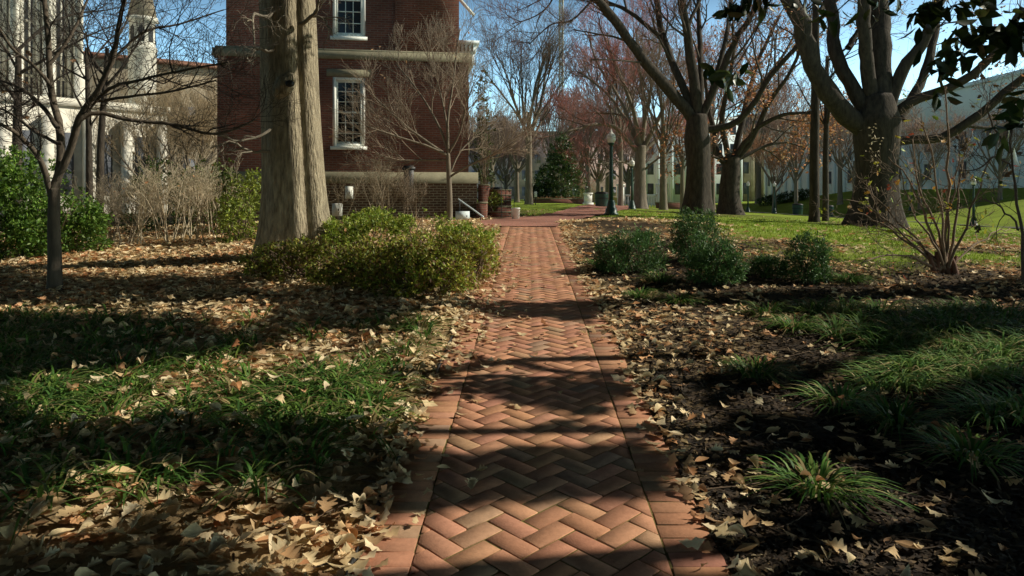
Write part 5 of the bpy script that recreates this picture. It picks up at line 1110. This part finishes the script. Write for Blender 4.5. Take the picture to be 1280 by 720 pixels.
# ------------------------------------------------------------------ street furniture
def furniture():
    def lamp(name):
        t = thing(name, None, None)
        b = MB(); b.lathe([(.24, 0), (.24, .05), (.20, .07), (.19, .20), (.15, .26), (.13, .40), (.11, .44), (.11, .47), (.085, .5)], 16); b.build('base', M['lampgreen'], t, smooth=False)
        b = MB(); n = 20; prof = [(.075, .5), (.068, 1.2), (.055, 2.2), (.062, 2.24), (.05, 2.27), (.05, 2.31)]
        b.lathe(prof, 12); b.build('post', M['lampgreen'], t)
        b = MB(); b.lathe([(.05, 2.31), (.09, 2.34), (.10, 2.38), (.11, 2.40)], 16); b.build('fitter', M['lampgreen'], t)
        b = MB(); b.lathe([(.10, 2.40), (.135, 2.46), (.15, 2.54), (.145, 2.60)], 18); b.build('globe', M['globe'], t, smooth=True)
        b = MB(); b.lathe([(.155, 2.602), (.15, 2.63), (.12, 2.69), (.06, 2.74), (.025, 2.77), (.03, 2.80), (.015, 2.85), (.004, 2.88)], 18); b.build('cap', M['globe'], t, smooth=True)
        return t
    L0 = lamp('street_lamp'); first = True
    for px, Y, sc, lab in ((764, 24, 1, 'nearest green lamp post with white globe at the bend of the path'), (790, 40, 1, 'second green lamp post just right of the nearest one'), (657, 86, 1, 'distant lamp post left of the white pedestal'), (614.5, 60, 1, 'dark lamp post beyond the brick entrance steps'),
                           (968, 64, 1, 'right one of the two lamp posts by the far footpath'), (935, 66, 1, 'left one of the two lamp posts by the far footpath'), (1217, 42, 1, 'lamp post on the lawn below the columned building'), (1139, 58, 1, 'lamp post partly hidden behind the thorny shrub')):
        o = L0 if first else dup(L0); first = False; p = on(px, Y); o.location = [float(v) for v in p]; props(o, lab, 'street lamp', 'lamp posts across the park')
    B0 = None
    for px, Y, lab, grp in ((752, 46, 'dark green round litter bin by the cross path near the lamp', 'litter bins'), (620, 26, 'black litter bin at the top of the entrance steps', 'litter bins'), (997, 62, 'dark litter bin right of the two far lamps', 'litter bins'), (1035, 60, 'dark litter bin behind the straight trunks', 'litter bins')):
        if B0 is None:
            B0 = t = thing('litter_bin', None, None); b = MB(); b.lathe([(.36, 0), (.38, .03), (.40, .08), (.44, .82), (.45, .86)], 18); b.build('body', M['lampgreen'], t); b = MB(); b.lathe([(.46, .862), (.46, .9), (.3, .98), (.24, .985)], 18); b.build('lid', M['black'], t)
            for k in range(18): pass
            b = MB(); b.lathe([(.455, .55), (.455, .6)], 18, cap=False); b.build('hoop', M['black'], t)
            o = t
        else: o = dup(B0)
        p = on(px, Y); o.location = [float(v) for v in p]; props(o, lab, 'litter bin', grp)
        if px == 620: o.scale = (.55, .55, .95)
    # white bucket by the path
    p = on(644.5, 19.9); t = thing('white_bucket', 'small white bucket at the left edge where the paths meet', 'bucket', p); b = MB(); b.lathe([(.10, p[2]+.0), (.125, p[2]+.30), (.135, p[2]+.305), (.135, p[2]+.33)], 16, (p[0], p[1])); b.build('pail', M['paint'], t); b = MB(); a = np.linspace(0, math.pi, 9); b.tube(np.column_stack([p[0]+.13*np.cos(a), 0*a+p[1]-.05, p[2]+.33-.1*np.sin(a)]), .006, 4); b.build('handle', M['black'], t)
    # white pedestal and balustrade
    p = on(735, 60); t = thing('stone_pedestal', 'white square stone pedestal on the lawn beyond the near lamp', 'pedestal', p); b = MB()
    b.box((p[0]-.42, p[1]-.42, p[2]-.1), (p[0]+.42, p[1]+.42, p[2]+.16)); b.box((p[0]-.31, p[1]-.31, p[2]+.16), (p[0]+.31, p[1]+.31, p[2]+.85)); b.build('shaft', M['paint'], t); b = MB(); b.box((p[0]-.38, p[1]-.38, p[2]+.852), (p[0]+.38, p[1]+.38, p[2]+.98)); b.build('capstone', M['paint'], t)
    x0 = (772-CXP)*70/F; t = thing('stone_balustrade', 'white stone balustrade with tall end piers behind the reddish tree', 'balustrade', (x0+2, 70, tz(x0+2, 70))); g = tz(x0+2, 70)
    for k in (0, 1.9, 3.8): b = MB(); b.box((x0+k, 69.7, g-.1), (x0+k+.6, 70.3, g+2.0)); b.box((x0+k-.08, 69.6, g+2.0), (x0+k+.68, 70.4, g+2.18)); b.box((x0+k+.12, 69.85, g+2.18), (x0+k+.48, 70.15, g+2.7)); b.build('pier', M['paint'], t)
    for k in np.arange(.75, 3.7, .28):
        if 1.8 < k < 2.6: continue
        b = MB(); b.lathe([(.07, g), (.05, g+.2), (.1, g+.5), (.05, g+.8), (.07, g+1.)], 8, (x0+k, 70)); b.build('baluster', M['paint'], t)
    for xa, xb in ((.602, 1.898), (2.502, 3.798)): b = MB(); b.box((x0+xa, 69.85, g+1.002), (x0+xb, 70.15, g+1.2)); b.build('rail', M['paint'], t)
    # notice sign on a post
    p = on(669.5, 48); t = thing('notice_sign', 'small pale blank notice sign on a post under the evergreen', 'sign', p); b = MB(); b.tube([p-C(0, 0, .1), p+C(0, 0, .4), p+C(0, 0, .85)], .03, 6); b.build('post', M['black'], t); b = MB(); b.box((p[0]-.09, p[1]-.06, p[2]+.52), (p[0]+.09, p[1]-.035, p[2]+.9)); b.build('panel', M['paint'], t)
    # low brick garden wall
    p = on(697, 62); t = thing('garden_wall', 'low brown garden wall in front of the evergreen', 'wall', p); b = MB(); b.box((p[0]-2.6, p[1]-.15, p[2]-.2), (p[0]+2.4, p[1]+.15, p[2]+.34)); b.build('brickwork', M['brick'], t); b = MB(); b.box((p[0]-2.65, p[1]-.2, p[2]+.342), (p[0]+2.45, p[1]+.2, p[2]+.42)); b.build('coping', M['trimstone'], t)
    p = on(845, 58); t = thing('garden_wall', 'low red brick garden wall behind the spreading tree', 'wall', p); b = MB(); b.box((p[0]-1.6, p[1]-.15, p[2]-.2), (p[0]+1.2, p[1]+.15, p[2]+.5)); b.build('brickwork', M['brick'], t); b = MB(); b.box((p[0]-1.65, p[1]-.2, p[2]+.502), (p[0]+1.25, p[1]+.2, p[2]+.58)); b.build('coping', M['trimstone'], t)

# ------------------------------------------------------------------ light, sky, camera
def light():
    w = bpy.data.worlds.new('World'); scene.world = w; w.use_nodes = True; nt = w.node_tree; N = nt.nodes; L = nt.links
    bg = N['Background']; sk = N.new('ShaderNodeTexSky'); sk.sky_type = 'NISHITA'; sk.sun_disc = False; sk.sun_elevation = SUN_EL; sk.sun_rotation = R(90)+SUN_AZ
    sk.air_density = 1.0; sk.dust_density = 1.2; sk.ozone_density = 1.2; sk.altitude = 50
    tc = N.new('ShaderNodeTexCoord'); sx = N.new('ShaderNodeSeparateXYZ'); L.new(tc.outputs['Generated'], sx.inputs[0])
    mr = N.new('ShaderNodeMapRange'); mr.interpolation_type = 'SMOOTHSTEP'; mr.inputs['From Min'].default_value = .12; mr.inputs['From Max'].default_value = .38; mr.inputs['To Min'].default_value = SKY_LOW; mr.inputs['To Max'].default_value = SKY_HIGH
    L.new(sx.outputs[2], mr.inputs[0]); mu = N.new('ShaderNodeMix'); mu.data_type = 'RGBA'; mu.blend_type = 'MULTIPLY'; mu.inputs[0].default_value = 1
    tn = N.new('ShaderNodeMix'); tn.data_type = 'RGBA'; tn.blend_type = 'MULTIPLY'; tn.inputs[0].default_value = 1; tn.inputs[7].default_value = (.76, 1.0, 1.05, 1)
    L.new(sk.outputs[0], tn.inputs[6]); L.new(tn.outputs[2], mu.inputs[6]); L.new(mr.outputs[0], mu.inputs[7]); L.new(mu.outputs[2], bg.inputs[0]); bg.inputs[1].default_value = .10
    l = bpy.data.lights.new('sun', 'SUN'); l.energy = 5.; l.angle = R(.45); l.color = (1, .93, .78); o = bpy.data.objects.new('sun', l); COL.objects.link(o)
    o.rotation_euler = Vector(-S).to_track_quat('-Z', 'Y').to_euler(); o.location = (20, -5, 20)
    cam = bpy.data.cameras.new('camera'); c = bpy.data.objects.new('camera', cam); COL.objects.link(c); scene.camera = c
    c.location = (0, 0, CZ); c.rotation_euler = (R(90), 0, 0); cam.sensor_width = 36; cam.lens = 36*F/1280; cam.shift_y = -(360-HZ)/1280; cam.clip_end = 3000; cam.clip_start = .05
    scene.view_settings.view_transform = 'Standard'; scene.view_settings.look = 'None'; scene.view_settings.exposure = 0; scene.view_settings.gamma = 1

light(); build_ground(); build_path(); litter(); mulch(); single_leaves(); ground_cover(); lawn_grass(); magnolia(); trees(); shrubs(); brick_building(); church(); far_buildings(); furniture()
